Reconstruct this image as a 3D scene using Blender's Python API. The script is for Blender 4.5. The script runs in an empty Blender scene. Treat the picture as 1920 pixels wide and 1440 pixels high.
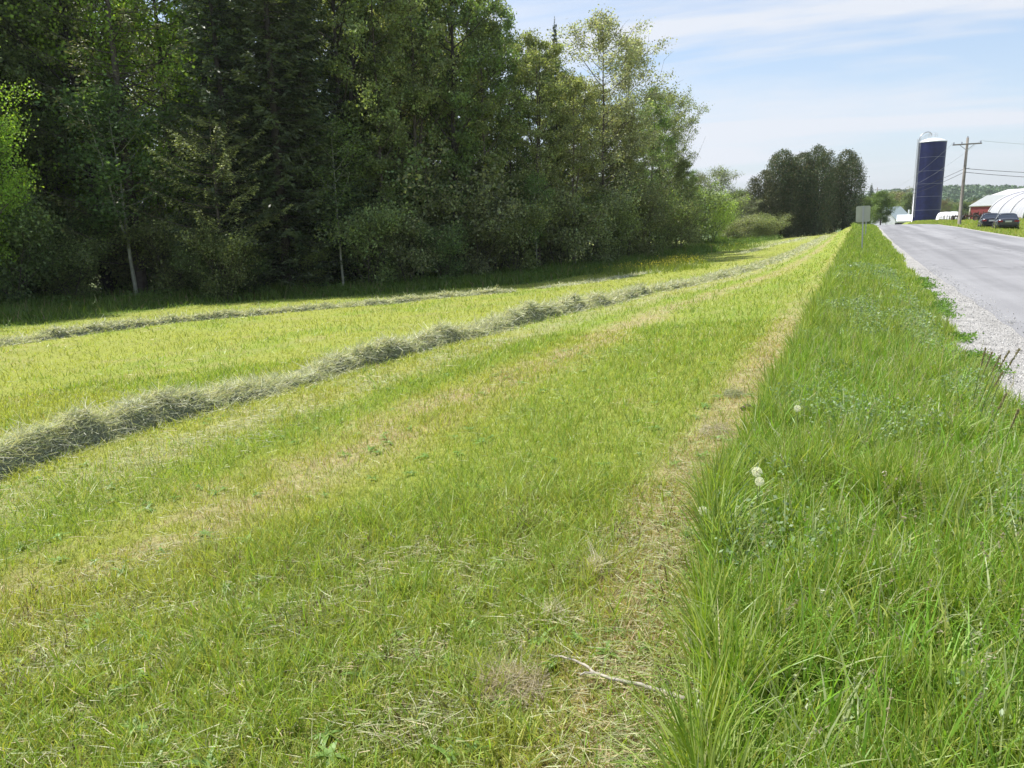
import bpy, bmesh, math
import numpy as np
from math import radians, sin, cos, pi
from mathutils import Vector, Matrix

sc = bpy.context.scene
C = sc.collection
# ---------------------------------------------------------------- camera
EYE = 1.68
YAW, PITCH, ROLL, FPX = radians(24.05), math.atan(300 / 1400), radians(1.43), 1400.0
_f0 = np.array([-sin(YAW), cos(YAW), 0]); _r0 = np.array([cos(YAW), sin(YAW), 0]); _u0 = np.array([0, 0, 1.])
_f = _f0 * cos(PITCH) - _u0 * sin(PITCH); _u = _u0 * cos(PITCH) + _f0 * sin(PITCH)
_r = _r0 * cos(ROLL) - _u * sin(ROLL); _up = _u * cos(ROLL) + _r0 * sin(ROLL)
cam = bpy.data.objects.new("camera", bpy.data.cameras.new("camera")); C.objects.link(cam)
cam.data.sensor_width = 36; cam.data.lens = 36 * FPX / 1920
cam.data.clip_start = 0.05; cam.data.clip_end = 6000
M = Matrix(((_r[0], _up[0], -_f[0], 0), (_r[1], _up[1], -_f[1], 0), (_r[2], _up[2], -_f[2], EYE), (0, 0, 0, 1)))
cam.matrix_world = M
sc.camera = cam

def at(px, py, dist):
    """world point seen at photo pixel (px,py), at horizontal distance dist"""
    d = _f * FPX + _r * (px - 960) - _up * (py - 720)
    h = math.hypot(d[0], d[1])
    return np.array([0, 0, EYE]) + d * dist / h

# ---------------------------------------------------------------- sky and sun
SUN_EL, SUN_AZ = radians(61), radians(-86)      # azimuth from +Y towards +X
sd = Vector((sin(SUN_AZ) * cos(SUN_EL), cos(SUN_AZ) * cos(SUN_EL), sin(SUN_EL)))
sun = bpy.data.lights.new("sun", "SUN"); sun.energy = 5.0; sun.angle = radians(0.55); sun.color = (1, .955, .88)
so = bpy.data.objects.new("sun", sun); C.objects.link(so); so.rotation_euler = (-sd).to_track_quat('-Z', 'Y').to_euler()
so.location = (-60, 0, 90)
w = bpy.data.worlds.new("World"); sc.world = w; w.use_nodes = True
nt = w.node_tree; nt.nodes.clear()
def N(t, tree=None, **kw):
    n = (tree or nt).nodes.new(t)
    for k, v in kw.items(): setattr(n, k, v)
    return n
out = N('ShaderNodeOutputWorld'); bg = N('ShaderNodeBackground'); bg.inputs[1].default_value = 0.12
sky = N('ShaderNodeTexSky', sky_type='NISHITA', sun_disc=False, sun_elevation=SUN_EL, sun_rotation=SUN_AZ, air_density=1.0, dust_density=1.0, ozone_density=2.0)
tc = N('ShaderNodeTexCoord'); sx = N('ShaderNodeSeparateXYZ'); nt.links.new(tc.outputs['Generated'], sx.inputs[0])
def mth(op, a, b=None, tree=None, clamp=False):
    tree = tree or nt
    n = N('ShaderNodeMath', tree, operation=op, use_clamp=clamp)
    for i, v in enumerate((a, b)):
        if v is None: continue
        if isinstance(v, (int, float)): n.inputs[i].default_value = v
        else: tree.links.new(v, n.inputs[i])
    return n.outputs[0]
zz = mth('ADD', mth('MAXIMUM', sx.outputs[2], 0.0), 0.10)
cx = N('ShaderNodeCombineXYZ'); nt.links.new(mth('DIVIDE', sx.outputs[0], zz), cx.inputs[0]); nt.links.new(mth('DIVIDE', sx.outputs[1], zz), cx.inputs[1])
mp = N('ShaderNodeMapping'); nt.links.new(cx.outputs[0], mp.inputs[0]); mp.inputs['Rotation'].default_value = (0, 0, radians(14)); mp.inputs['Scale'].default_value = (.22, .62, 1); mp.inputs['Location'].default_value = (3.1, 1.7, 0)
n1 = N('ShaderNodeTexNoise'); n1.inputs['Scale'].default_value = 1.6; n1.inputs['Detail'].default_value = 8; n1.inputs['Roughness'].default_value = .55; n1.inputs['Distortion'].default_value = .5
nt.links.new(mp.outputs[0], n1.inputs['Vector'])
cr = N('ShaderNodeValToRGB'); cr.color_ramp.elements[0].position = .45; cr.color_ramp.elements[1].position = .60
nt.links.new(n1.outputs['Fac'], cr.inputs[0])
streak = mth('MULTIPLY', cr.outputs[0], .9)
hz = mth('POWER', mth('SUBTRACT', 1.0, mth('MAXIMUM', sx.outputs[2], 0.0)), 8.0)   # thin milky veil low in the sky
cov = mth('ADD', mth('MULTIPLY', hz, .93), .02, clamp=True)
mx = N('ShaderNodeMix', data_type='RGBA'); nt.links.new(cov, mx.inputs[0]); nt.links.new(sky.outputs[0], mx.inputs[6]); mx.inputs[7].default_value = (4.0, 4.25, 4.8, 1)
m2 = N('ShaderNodeMix', data_type='RGBA'); nt.links.new(streak, m2.inputs[0]); nt.links.new(mx.outputs[2], m2.inputs[6]); m2.inputs[7].default_value = (4.65, 4.8, 5.15, 1)
nt.links.new(m2.outputs[2], bg.inputs[0]); nt.links.new(bg.outputs[0], out.inputs[0])
sc.view_settings.view_transform = 'Standard'; sc.view_settings.look = 'None'; sc.view_settings.gamma = 1; sc.view_settings.exposure = 0.62
sc.cycles.max_bounces = 8; sc.cycles.diffuse_bounces = 3; sc.cycles.transmission_bounces = 4; sc.cycles.use_adaptive_sampling = True
sc.cycles.use_denoising = True

# ---------------------------------------------------------------- helpers
def tag(o, label=None, cat=None, group=None, kind=None):
    if label: o['label'] = label
    if cat: o['category'] = cat
    if group: o['group'] = group
    if kind: o['kind'] = kind
    return o
def empty(name, loc=(0, 0, 0), rz=0):
    o = bpy.data.objects.new(name, None); C.objects.link(o); o.location = loc; o.rotation_euler = (0, 0, rz); o.empty_display_size = .2
    return o
def link(name, me, parent=None):
    o = bpy.data.objects.new(name, me); C.objects.link(o)
    if parent: o.parent = parent
    return o

def vnoise(x, y, seed=0):
    x = np.asarray(x, float); y = np.asarray(y, float)
    xi = np.floor(x).astype(np.int64); yi = np.floor(y).astype(np.int64); fx = x - xi; fy = y - yi
    fx = fx * fx * (3 - 2 * fx); fy = fy * fy * (3 - 2 * fy)
    def h(a, b):
        n = (a * 374761393 + b * 668265263 + seed * 1442695041) & 0xffffffff
        n = ((n ^ (n >> 13)) * 1274126177) & 0xffffffff
        return ((n ^ (n >> 16)) & 0xffff) / 65535.
    return (h(xi, yi) * (1 - fx) + h(xi + 1, yi) * fx) * (1 - fy) + (h(xi, yi + 1) * (1 - fx) + h(xi + 1, yi + 1) * fx) * fy
def fbm(x, y, seed=0, o=4):
    s = 0; a = .5
    for i in range(o):
        s = s + a * vnoise(x, y, seed + i * 17); x = x * 2.03 + 5.1; y = y * 2.03 - 3.7; a *= .5
    return s / (1 - .5 ** o)
def S(a, b, x): t = np.clip((x - a) / (b - a), 0, 1); return t * t * (3 - 2 * t)

class Geo:
    """collects quads with a colour per vertex and a material index; links as ONE mesh"""
    def __init__(s): s.v = []; s.f = []; s.c = []; s.m = []; s.n = 0
    def add(s, v, f, c=(1, 1, 1), m=0):
        v = np.asarray(v, float).reshape(-1, 3); f = np.asarray(f, np.int64).reshape(-1, 4)
        c = np.asarray(c, float)
        if c.ndim == 1: c = np.broadcast_to(c, (len(v), 3))
        s.v.append(v); s.f.append(f + s.n); s.c.append(c); s.m.append(np.full(len(f), m)); s.n += len(v)
    def mesh(s, name, mats, smooth=False):
        v = np.concatenate(s.v); f = np.concatenate(s.f); c = np.concatenate(s.c); mi = np.concatenate(s.m)
        me = bpy.data.meshes.new(name); me.vertices.add(len(v)); me.vertices.foreach_set('co', v.ravel().astype(np.float32))
        me.loops.add(len(f) * 4); me.loops.foreach_set('vertex_index', f.ravel().astype(np.int32))
        me.polygons.add(len(f)); me.polygons.foreach_set('loop_start', np.arange(0, len(f) * 4, 4, dtype=np.int32))
        me.polygons.foreach_set('loop_total', np.full(len(f), 4, np.int32))
        me.polygons.foreach_set('material_index', mi.astype(np.int32))
        me.polygons.foreach_set('use_smooth', np.full(len(f), smooth))
        a = me.color_attributes.new('Col', 'FLOAT_COLOR', 'POINT')
        a.data.foreach_set('color', np.hstack([c, np.ones((len(c), 1))]).ravel().astype(np.float32))
        for m in (mats if isinstance(mats, (list, tuple)) else [mats]): me.materials.append(m)
        me.update(); me.validate()
        return me
    def obj(s, name, mats, parent=None, smooth=False): return link(name, s.mesh(name, mats, smooth), parent)

def grid_faces(nu, nv):
    i = np.arange(nu - 1)[:, None] * nv + np.arange(nv - 1)[None]
    return np.stack([i, i + nv, i + nv + 1, i + 1], -1).reshape(-1, 4)
def ribbons(g, P, D, L, W, bend, nseg, col, side=None, tip=.15, sag=0.0, m=0, rng=None):
    """curved blades from P along unit D, length L, width W; 'bend' (n,3) is added as bend*L*t^2"""
    n = len(P); t = np.linspace(0, 1, nseg + 1)
    pts = P[:, None] + (D * L[:, None])[:, None] * t[None, :, None] + (bend * L[:, None])[:, None] * (t ** 2)[None, :, None]
    if side is None:
        a = rng.uniform(0, 2 * pi, n); side = np.stack([np.cos(a), np.sin(a), np.zeros(n)], 1)
    ww = (1 - (1 - tip) * t ** 1.5)[None, :, None] * W[:, None, None] * .5
    a = pts - side[:, None] * ww; b = pts + side[:, None] * ww
    v = np.stack([a, b], 2).reshape(n, (nseg + 1) * 2, 3)
    k = np.arange(nseg) * 2
    f = np.stack([k, k + 1, k + 3, k + 2], 1)[None] + (np.arange(n) * (nseg + 1) * 2)[:, None, None]
    c = np.repeat(np.asarray(col)[:, None], (nseg + 1) * 2, 1).reshape(-1, 3)
    g.add(v.reshape(-1, 3), f.reshape(-1, 4), c, m)
def rand_unit(rng, n):
    v = rng.normal(size=(n, 3)); return v / np.linalg.norm(v, axis=1)[:, None]
def leaves(g, P, size, col, rng, asp=.6, axis=None, m=0, flat=0.0):
    n = len(P); a = rand_unit(rng, n) if axis is None else axis
    b = np.cross(a, rand_unit(rng, n))
    if flat: b[:, 2] *= (1 - flat)
    b /= np.linalg.norm(b, axis=1)[:, None] + 1e-9
    s = size[:, None] * .5
    v = np.stack([P - a * s, P + b * s * asp, P + a * s, P - b * s * asp], 1)
    g.add(v.reshape(-1, 3), np.arange(n * 4).reshape(n, 4), np.repeat(col, 4, 0), m)
def tube(g, pts, r0, r1, sides=6, col=(1, 1, 1), m=0, power=1.0):
    pts = np.asarray(pts, float); n = len(pts)
    if n < 2: return
    T = np.gradient(pts, axis=0); T /= np.linalg.norm(T, axis=1)[:, None] + 1e-9
    ref = np.array([0, 0, 1.]) if abs(T[0, 2]) < .9 else np.array([1., 0, 0])
    A = np.cross(T, ref); A /= np.linalg.norm(A, axis=1)[:, None] + 1e-9; B = np.cross(T, A)
    th = np.arange(sides) * 2 * pi / sides
    rr = r0 + (r1 - r0) * np.linspace(0, 1, n) ** power
    ring = pts[:, None] + rr[:, None, None] * (A[:, None] * np.cos(th)[None, :, None] + B[:, None] * np.sin(th)[None, :, None])
    i = np.arange(n - 1)[:, None] * sides; j = np.arange(sides)[None]; j2 = (j + 1) % sides
    f = np.stack([i + j, i + j2, i + sides + j2, i + sides + j], -1).reshape(-1, 4)
    g.add(ring.reshape(-1, 3), f, col, m)
    # close both ends with quads (fans collapse to degenerate-free pairs for even sides)
    for base in (0, (n - 1) * sides):
        q = [[base, base + k, base + k + 1, base + k + 2] for k in range(1, sides - 2, 2)]
        if q: g.add(np.zeros((0, 3)), np.zeros((0, 4)), np.zeros((0, 3)), m); s_f = np.array(q) - 0; g.f[-1] = s_f + (g.n - n * sides); g.m[-1] = np.full(len(q), m)
def box(g, c, s, col=(1, 1, 1), m=0, R=None):
    c = np.asarray(c, float); h = np.asarray(s, float) / 2
    v = np.array([[x, y, z] for x in (-1, 1) for y in (-1, 1) for z in (-1, 1)], float) * h
    if R is not None: v = v @ np.asarray(R).T
    g.add(v + c, [[0, 1, 3, 2], [4, 6, 7, 5], [0, 4, 5, 1], [2, 3, 7, 6], [0, 2, 6, 4], [1, 5, 7, 3]], col, m)
def rotz(a): return np.array([[cos(a), -sin(a), 0], [sin(a), cos(a), 0], [0, 0, 1.]])

# ---------------------------------------------------------------- materials
def mat(name, col=(.5, .5, .5), rough=.6, metal=0.0, var=.12, scale=8.0, bump=0.0, bscale=30.0, spec=.5, coat=0.0):
    m = bpy.data.materials.new(name); m.use_nodes = True; t = m.node_tree; p = t.nodes['Principled BSDF']
    p.inputs['Roughness'].default_value = rough; p.inputs['Metallic'].default_value = metal; p.inputs['Specular IOR Level'].default_value = spec
    p.inputs['Coat Weight'].default_value = coat
    tcn = N('ShaderNodeTexCoord', t)
    nn = N('ShaderNodeTexNoise', t); nn.inputs['Scale'].default_value = scale; nn.inputs['Detail'].default_value = 5
    t.links.new(tcn.outputs['Object'], nn.inputs['Vector'])
    r = N('ShaderNodeValToRGB', t); r.color_ramp.elements[0].position = .3; r.color_ramp.elements[1].position = .7
    r.color_ramp.elements[0].color = (*[c * (1 - var) for c in col], 1); r.color_ramp.elements[1].color = (*[min(1, c * (1 + var)) for c in col], 1)
    t.links.new(nn.outputs['Fac'], r.inputs[0]); t.links.new(r.outputs[0], p.inputs['Base Color'])
    if bump:
        b2 = N('ShaderNodeTexNoise', t); b2.inputs['Scale'].default_value = bscale; b2.inputs['Detail'].default_value = 4
        t.links.new(tcn.outputs['Object'], b2.inputs['Vector'])
        bp = N('ShaderNodeBump', t); bp.inputs['Strength'].default_value = bump; t.links.new(b2.outputs['Fac'], bp.inputs['Height']); t.links.new(bp.outputs[0], p.inputs['Normal'])
    return m
def foliage(name, trans=.35, rough=.5, spec=.3, rnd=.0):
    m = bpy.data.materials.new(name); m.use_nodes = True; t = m.node_tree; p = t.nodes['Principled BSDF']; o = t.nodes['Material Output']
    p.inputs['Roughness'].default_value = rough; p.inputs['Specular IOR Level'].default_value = spec
    a = N('ShaderNodeAttribute', t, attribute_name='Col'); col = a.outputs['Color']
    if rnd:
        oi = N('ShaderNodeObjectInfo', t); hs = N('ShaderNodeHueSaturation', t)
        t.links.new(col, hs.inputs['Color'])
        t.links.new(mth('ADD', mth('MULTIPLY', oi.outputs['Random'], rnd * .08, t), .5 - rnd * .04, t), hs.inputs['Hue'])
        t.links.new(mth('ADD', mth('MULTIPLY', oi.outputs['Random'], rnd, t), 1.13 - rnd / 2, t), hs.inputs['Value'])
        col = hs.outputs[0]
    t.links.new(col, p.inputs['Base Color'])
    tr = N('ShaderNodeBsdfTranslucent', t); g2 = N('ShaderNodeMix', t, data_type='RGBA', blend_type='MULTIPLY'); g2.inputs[0].default_value = 1
    t.links.new(col, g2.inputs[6]); g2.inputs[7].default_value = (1.25, 1.25, .55, 1); t.links.new(g2.outputs[2], tr.inputs[0])
    ms = N('ShaderNodeMixShader', t); ms.inputs[0].default_value = trans
    t.links.new(p.outputs[0], ms.inputs[1]); t.links.new(tr.outputs[0], ms.inputs[2]); t.links.new(ms.outputs[0], o.inputs[0])
    return m
M_grass = foliage('grass_blades', .44, .42, .4)
M_leaf = foliage('tree_leaves', .45, .48, .55, rnd=.3)
M_needle = foliage('needles', .18, .5, .35, rnd=.25)
M_hay = foliage('hay', .3, .5, .4)
M_bark = mat('bark_grey_brown', (.10, .085, .07), .9, var=.4, scale=6, bump=.6, bscale=25)
M_barkd = mat('bark_dark', (.045, .038, .033), .9, var=.4, scale=6, bump=.6, bscale=25)
M_barkp = mat('bark_pale', (.30, .31, .25), .85, var=.3, scale=5, bump=.4, bscale=20)
M_galv = mat('galvanised_steel', (.42, .43, .45), .4, .8, var=.1, scale=4)
M_dark = mat('dark_gap', (.02, .02, .022), .8)
M_wood = mat('weathered_wood', (.21, .19, .165), .85, var=.25, scale=3, bump=.4, bscale=40)
M_white = mat('white_plastic_film', (.80, .80, .82), .35, var=.06, scale=1.5, bump=.15, bscale=3)

# ---------------------------------------------------------------- terrain
ZF = ([-40, 20, 45, 75, 100, 140, 190, 300, 450, 800], [0, 0, .0, .05, .1, -.4, -1.5, -4.5, -8, -6])
ZR = ([-40, 25, 45, 65, 80, 95, 112, 140, 190, 300, 450, 800], [0, 0, .12, .28, .42, .5, .3, -.35, -1.6, -4.5, -8, -6])
ZG = ([-40, 40, 65, 87, 105, 130, 180, 215, 300, 450, 800], [-.1, .02, .2, .28, .56, .5, .1, -1.3, -4.5, -8, -6])
PX = ([-1200, -60, -32, -24, -15, -7.5, -4, -1.6, 0], [-3, -2.0, -1.35, -1.2, -.95, -.55, -.33, -.12, 0])
def terr(x, y):
    x = np.asarray(x, float); y = np.asarray(y, float)
    bank = .45 * S(12, 40, y) * (1 - S(-1.6, .6, x)) * (1 - S(150, 260, y))
    zl = np.interp(y, *ZF) + np.interp(x, *PX) - bank
    zr = np.interp(y, *ZR); zg = np.interp(y, *ZG)
    z = zl + (zr - zl) * S(-1.4, .9, x)
    z = z + (zg - z) * S(9.0, 11.5, x)
    amp = S(2, 14, np.abs(x - 5.6)) * .10
    z = z + (fbm(x * .35, y * .35, 3) - .5) * amp + (fbm(x * 2.2, y * 2.2, 9, 2) - .5) * .035 * (1 - S(.2, .9, x) * (1 - S(9, 11, x)))
    return z
def road_l(y): return np.interp(y, [-40, 12, 45, 90, 150, 300], [2.28, 2.28, 2.36, 2.95, 3.6, 4.5])
def road_r(y): return np.interp(y, [-40, 45, 90, 150, 300], [9.2, 9.2, 8.75, 8.9, 9.8])
def grav_l(y): return np.interp(y, [-40, 5, 7.2, 13, 17, 28, 48, 90], [1.05, 1.12, 1.3, 1.4, 1.5, 1.8, 2.05, 2.6]) + (fbm(np.asarray(y) * .9, np.asarray(y) * 0, 5, 3) - .5) * .35
def tall_l(y): return np.interp(y, [-40, 2, 3, 4.3, 7.4, 14, 29, 79, 100, 200], [-.28, -.28, -.42, -.63, -.56, -.42, -.28, .47, .6, 1.2])
def gk(y): return np.interp(y, [-40, 8, 12.5, 16, 22.7, 32, 53, 90, 130], [1, 1, .935, .89, .78, .64, .44, .3, .25])
EDGE = np.array([(-36, -30), (-35, 0), (-34, 10), (-32.5, 19), (-33, 23.3), (-31.5, 26.4), (-27.4, 28.5), (-23.9, 32), (-20.9, 35.2), (-17.3, 43), (-14.8, 50.5), (-13, 66), (-12.4, 92), (-13, 104)], float)
def edge_x(y): return np.interp(y, EDGE[:, 1], EDGE[:, 0])

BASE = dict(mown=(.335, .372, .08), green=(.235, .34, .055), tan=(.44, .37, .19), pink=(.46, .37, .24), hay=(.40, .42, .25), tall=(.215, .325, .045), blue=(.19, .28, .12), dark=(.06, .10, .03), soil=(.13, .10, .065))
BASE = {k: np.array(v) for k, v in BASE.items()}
KEYS = list(BASE)
def weights(x, y):
    """how much of each kind of sward grows at x,y"""
    u = x / gk(y); n1 = fbm(x * .5, y * .35, 21); n2 = fbm(x * 2.1, y * 1.5, 31); n3 = fbm(x * 6, y * 4, 41, 3); wob = (n1 - .5) * .9
    W = {k: np.zeros_like(x, float) for k in KEYS}
    W['mown'] += 1
    g = S(-3.6, -2.9, u + wob) * (1 - S(-1.5, -1.0, u + wob)); W['green'] += .8 * g * (.3 + n2)
    ex = np.exp(-((u + 5.15 + wob * .4) / .33) ** 2); W['green'] += 1.3 * ex
    W['green'] += .9 * S(.55, .7, n1) + .5 * S(.55, .75, n2)
    pk = np.exp(-((u + 4.15 + wob * .5) / .42) ** 2) * (.35 + 1.1 * n1); W['pink'] += 2.6 * pk * S(.3, .6, n2 * .5 + n3 * .5)
    hy = np.exp(-((u + 6.1 + wob * .4) / .5) ** 2); W['hay'] += 1.7 * hy * S(.35, .62, n2)
    W['tan'] += .9 * S(.48, .68, n2) * S(.4, .6, n3 * .5 + n1 * .5) + .45 * hy
    # dry strip beside the tall grass
    d = tall_l(y) - x; st = np.exp(-((d - .22 - .25 * n1 * S(1, 6, y)) / .21) ** 2); st = st * (1 - .92 * S(8, 19, y)) * (1 + .8 * (1 - S(3, 6, y))); W['pink'] += 3.4 * st * S(.28, .52, n2 * .6 + n3 * .4 + .06); W['tan'] += .9 * st
    # foreground clippings
    fg = (1 - S(3.2, 5.5, np.hypot(x, y))); W['tan'] += .6 * fg * S(.45, .7, n2); W['hay'] += .9 * fg * S(.5, .66, n3); W['green'] += .15 * fg; W['tan'] += .25 * fg
    W['soil'] += .9 * fg * S(.56, .68, n3) + .5 * st * S(.62, .74, n3)
    W['hay'] += .8 * S(60, 85, y) * S(.42, .6, fbm(x * .8, y * .12, 77)) * S(-2.2, -5, x)
    # tall verge and right side
    tv = S(-.06, .06, x - tall_l(y)); rt = S(9, 9.5, x)
    for k in KEYS: W[k] *= (1 - tv)
    W['tall'] += tv * 1.2; W['mown'] += tv * .25 + rt * 1.3; W['blue'] += tv * (.6 * S(.5, .68, n2)); W['tan'] += rt * .25
    # weedy strip and forest floor
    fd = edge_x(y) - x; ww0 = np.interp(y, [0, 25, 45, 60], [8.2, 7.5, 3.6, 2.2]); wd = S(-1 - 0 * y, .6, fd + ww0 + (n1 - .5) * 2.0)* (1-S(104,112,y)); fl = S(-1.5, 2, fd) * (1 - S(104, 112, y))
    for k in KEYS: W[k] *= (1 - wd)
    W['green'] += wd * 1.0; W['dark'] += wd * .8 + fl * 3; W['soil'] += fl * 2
    return W
def sward(x, y):
    W = weights(x, y); tot = sum(W.values()) + 1e-6
    return sum(W[k][:, None] * BASE[k][None] for k in KEYS) / tot[:, None]
def pick(x, y, rng, jit=.36):
    W = weights(x, y); A = np.stack([W[k] for k in KEYS], 1) + 1e-9; A = np.cumsum(A / A.sum(1)[:, None], 1)
    i = (rng.random(len(x))[:, None] > A).sum(1).clip(0, len(KEYS) - 1)
    c = np.array([BASE[k] for k in KEYS])[i] * rng.uniform(1 - jit, 1 + jit, (len(x), 1)) * rng.uniform(.92, 1.08, (len(x), 3))
    hi = (rng.random(len(x)) < .22) & (i != KEYS.index('dark')); c[hi] = c[hi] * .35 + np.array([[.455, .51, .18]]) * .65 * rng.uniform(.8, 1.15, (hi.sum(), 1))  # highlights put into the colour: some blades paled at random
    return c, i

def geom(a, b, r, step0):
    o = [a]; s = step0
    while o[-1] < b: o.append(o[-1] + s); s *= r
    return np.array(o)
xs = np.concatenate([-geom(60, 1700, 1.12, 1.5)[::-1], np.arange(-59.4, -12, .6), np.arange(-12, 12, .11), np.arange(12, 45, .6), geom(45.6, 1700, 1.12, 1.2)])
ys = np.concatenate([np.arange(-40, 1, 1.2), np.arange(1, 14, .13), geom(14, 1500, 1.018, .16)])
XX, YY = np.meshgrid(xs, ys, indexing='ij'); X1, Y1 = XX.ravel(), YY.ravel()
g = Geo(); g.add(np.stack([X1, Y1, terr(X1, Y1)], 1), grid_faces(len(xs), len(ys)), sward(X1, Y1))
m = bpy.data.materials.new('meadow_ground'); m.use_nodes = True; t = m.node_tree; p = t.nodes['Principled BSDF']; p.inputs['Roughness'].default_value = .9; p.inputs['Specular IOR Level'].default_value = .1
a = N('ShaderNodeAttribute', t, attribute_name='Col'); tcn = N('ShaderNodeTexCoord', t)
nn = N('ShaderNodeTexNoise', t); nn.inputs['Scale'].default_value = 14; nn.inputs['Detail'].default_value = 8; nn.inputs['Roughness'].default_value = .75; t.links.new(tcn.outputs['Object'], nn.inputs['Vector'])
rp = N('ShaderNodeValToRGB', t); rp.color_ramp.elements[0].position = .3; rp.color_ramp.elements[1].position = .7; rp.color_ramp.elements[0].color = (.5, .5, .5, 1); rp.color_ramp.elements[1].color = (1.05, 1.05, 1.05, 1); t.links.new(nn.outputs['Fac'], rp.inputs[0])
ml = N('ShaderNodeMix', t, data_type='RGBA', blend_type='MULTIPLY'); ml.inputs[0].default_value = 1; t.links.new(a.outputs['Color'], ml.inputs[6]); t.links.new(rp.outputs[0], ml.inputs[7]); t.links.new(ml.outputs[2], p.inputs['Base Color'])
bp = N('ShaderNodeBump', t); bp.inputs['Strength'].default_value = .9; bp.inputs['Distance'].default_value = .04; t.links.new(nn.outputs['Fac'], bp.inputs['Height']); t.links.new(bp.outputs[0], p.inputs['Normal'])
tag(g.obj('ground', m, smooth=True), kind='structure')

# road and gravel shoulders: sheets laid on the ground
def sheet(name, fl, fr, lift, m, nx=14, y0=-30, y1=290, crown=0.0, edge=0.0):
    yy = np.concatenate([np.arange(y0, 4, 1.), geom(4, y1, 1.02, .15)]); tt = np.linspace(0, 1, nx)
    a = fl(yy); b = fr(yy); x = a[:, None] + (b - a)[:, None] * tt[None]; y = np.repeat(yy[:, None], nx, 1)
    zr = np.interp(y, *ZR); z = np.maximum(terr(x, y), zr * 0 + terr(x, y)) + lift + crown * (1 - (2 * tt - 1) ** 2)[None]
    if edge: z[:, 0] -= edge; z[:, -1] -= edge
    g = Geo(); g.add(np.stack([x, y, z], -1).reshape(-1, 3), grid_faces(len(yy), nx)[:, ::-1]); return tag(g.obj(name, m, smooth=True), kind='structure')
def asphalt():
    m = bpy.data.materials.new('asphalt'); m.use_nodes = True; t = m.node_tree; p = t.nodes['Principled BSDF']; p.inputs['Roughness'].default_value = .75; p.inputs['Specular IOR Level'].default_value = .35
    tc = N('ShaderNodeTexCoord', t)
    mp = N('ShaderNodeMapping', t); mp.inputs['Scale'].default_value = (1, .035, 1); t.links.new(tc.outputs['Object'], mp.inputs[0])
    a = N('ShaderNodeTexNoise', t); a.inputs['Scale'].default_value = 1.1; a.inputs['Detail'].default_value = 6; t.links.new(mp.outputs[0], a.inputs['Vector'])
    b = N('ShaderNodeTexNoise', t); b.inputs['Scale'].default_value = 90; b.inputs['Detail'].default_value = 3; t.links.new(tc.outputs['Object'], b.inputs['Vector'])
    c = N('ShaderNodeTexNoise', t); c.inputs['Scale'].default_value = .5; c.inputs['Detail'].default_value = 5; t.links.new(tc.outputs['Object'], c.inputs['Vector'])
    v = mth('ADD', mth('ADD', mth('MULTIPLY', a.outputs['Fac'], .75, t), mth('MULTIPLY', b.outputs['Fac'], .25, t), t), mth('MULTIPLY', c.outputs['Fac'], .25, t), t)
    r = N('ShaderNodeValToRGB', t); r.color_ramp.elements[0].position = .48; r.color_ramp.elements[1].position = .76; r.color_ramp.elements[0].color = (.165, .165, .172, 1); r.color_ramp.elements[1].color = (.285, .285, .295, 1)
    wp = N('ShaderNodeMapping', t); wp.inputs['Scale'].default_value = (1, .3, 1); va = N('ShaderNodeVectorMath', t, operation='ADD'); t.links.new(tc.outputs['Object'], wp.inputs[0]); cn = N('ShaderNodeTexNoise', t); cn.inputs['Scale'].default_value = 1.5; cn.inputs['Detail'].default_value = 5; t.links.new(tc.outputs['Object'], cn.inputs['Vector']); t.links.new(wp.outputs[0], va.inputs[0]); t.links.new(cn.outputs['Color'], va.inputs[1])
    vc = N('ShaderNodeTexVoronoi', t, feature='DISTANCE_TO_EDGE'); vc.inputs['Scale'].default_value = .33; t.links.new(va.outputs[0], vc.inputs['Vector']); sxr = N('ShaderNodeSeparateXYZ', t); t.links.new(tc.outputs['Object'], sxr.inputs[0]); v = mth('SUBTRACT', v, mth('MULTIPLY', mth('COSINE', mth('MULTIPLY', mth('SUBTRACT', sxr.outputs[0], 3.2, t), 2 * pi / 1.65, t), None, t), .035, t), t); ck = mth('MULTIPLY', mth('LESS_THAN', vc.outputs['Distance'], .008, t), .35, t)
    t.links.new(mth('SUBTRACT', v, ck, t), r.inputs[0]); t.links.new(r.outputs[0], p.inputs['Base Color'])
    bp = N('ShaderNodeBump', t); bp.inputs['Strength'].default_value = .5; bp.inputs['Distance'].default_value = .01; t.links.new(b.outputs['Fac'], bp.inputs['Height']); t.links.new(bp.outputs[0], p.inputs['Normal'])
    return m
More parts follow.
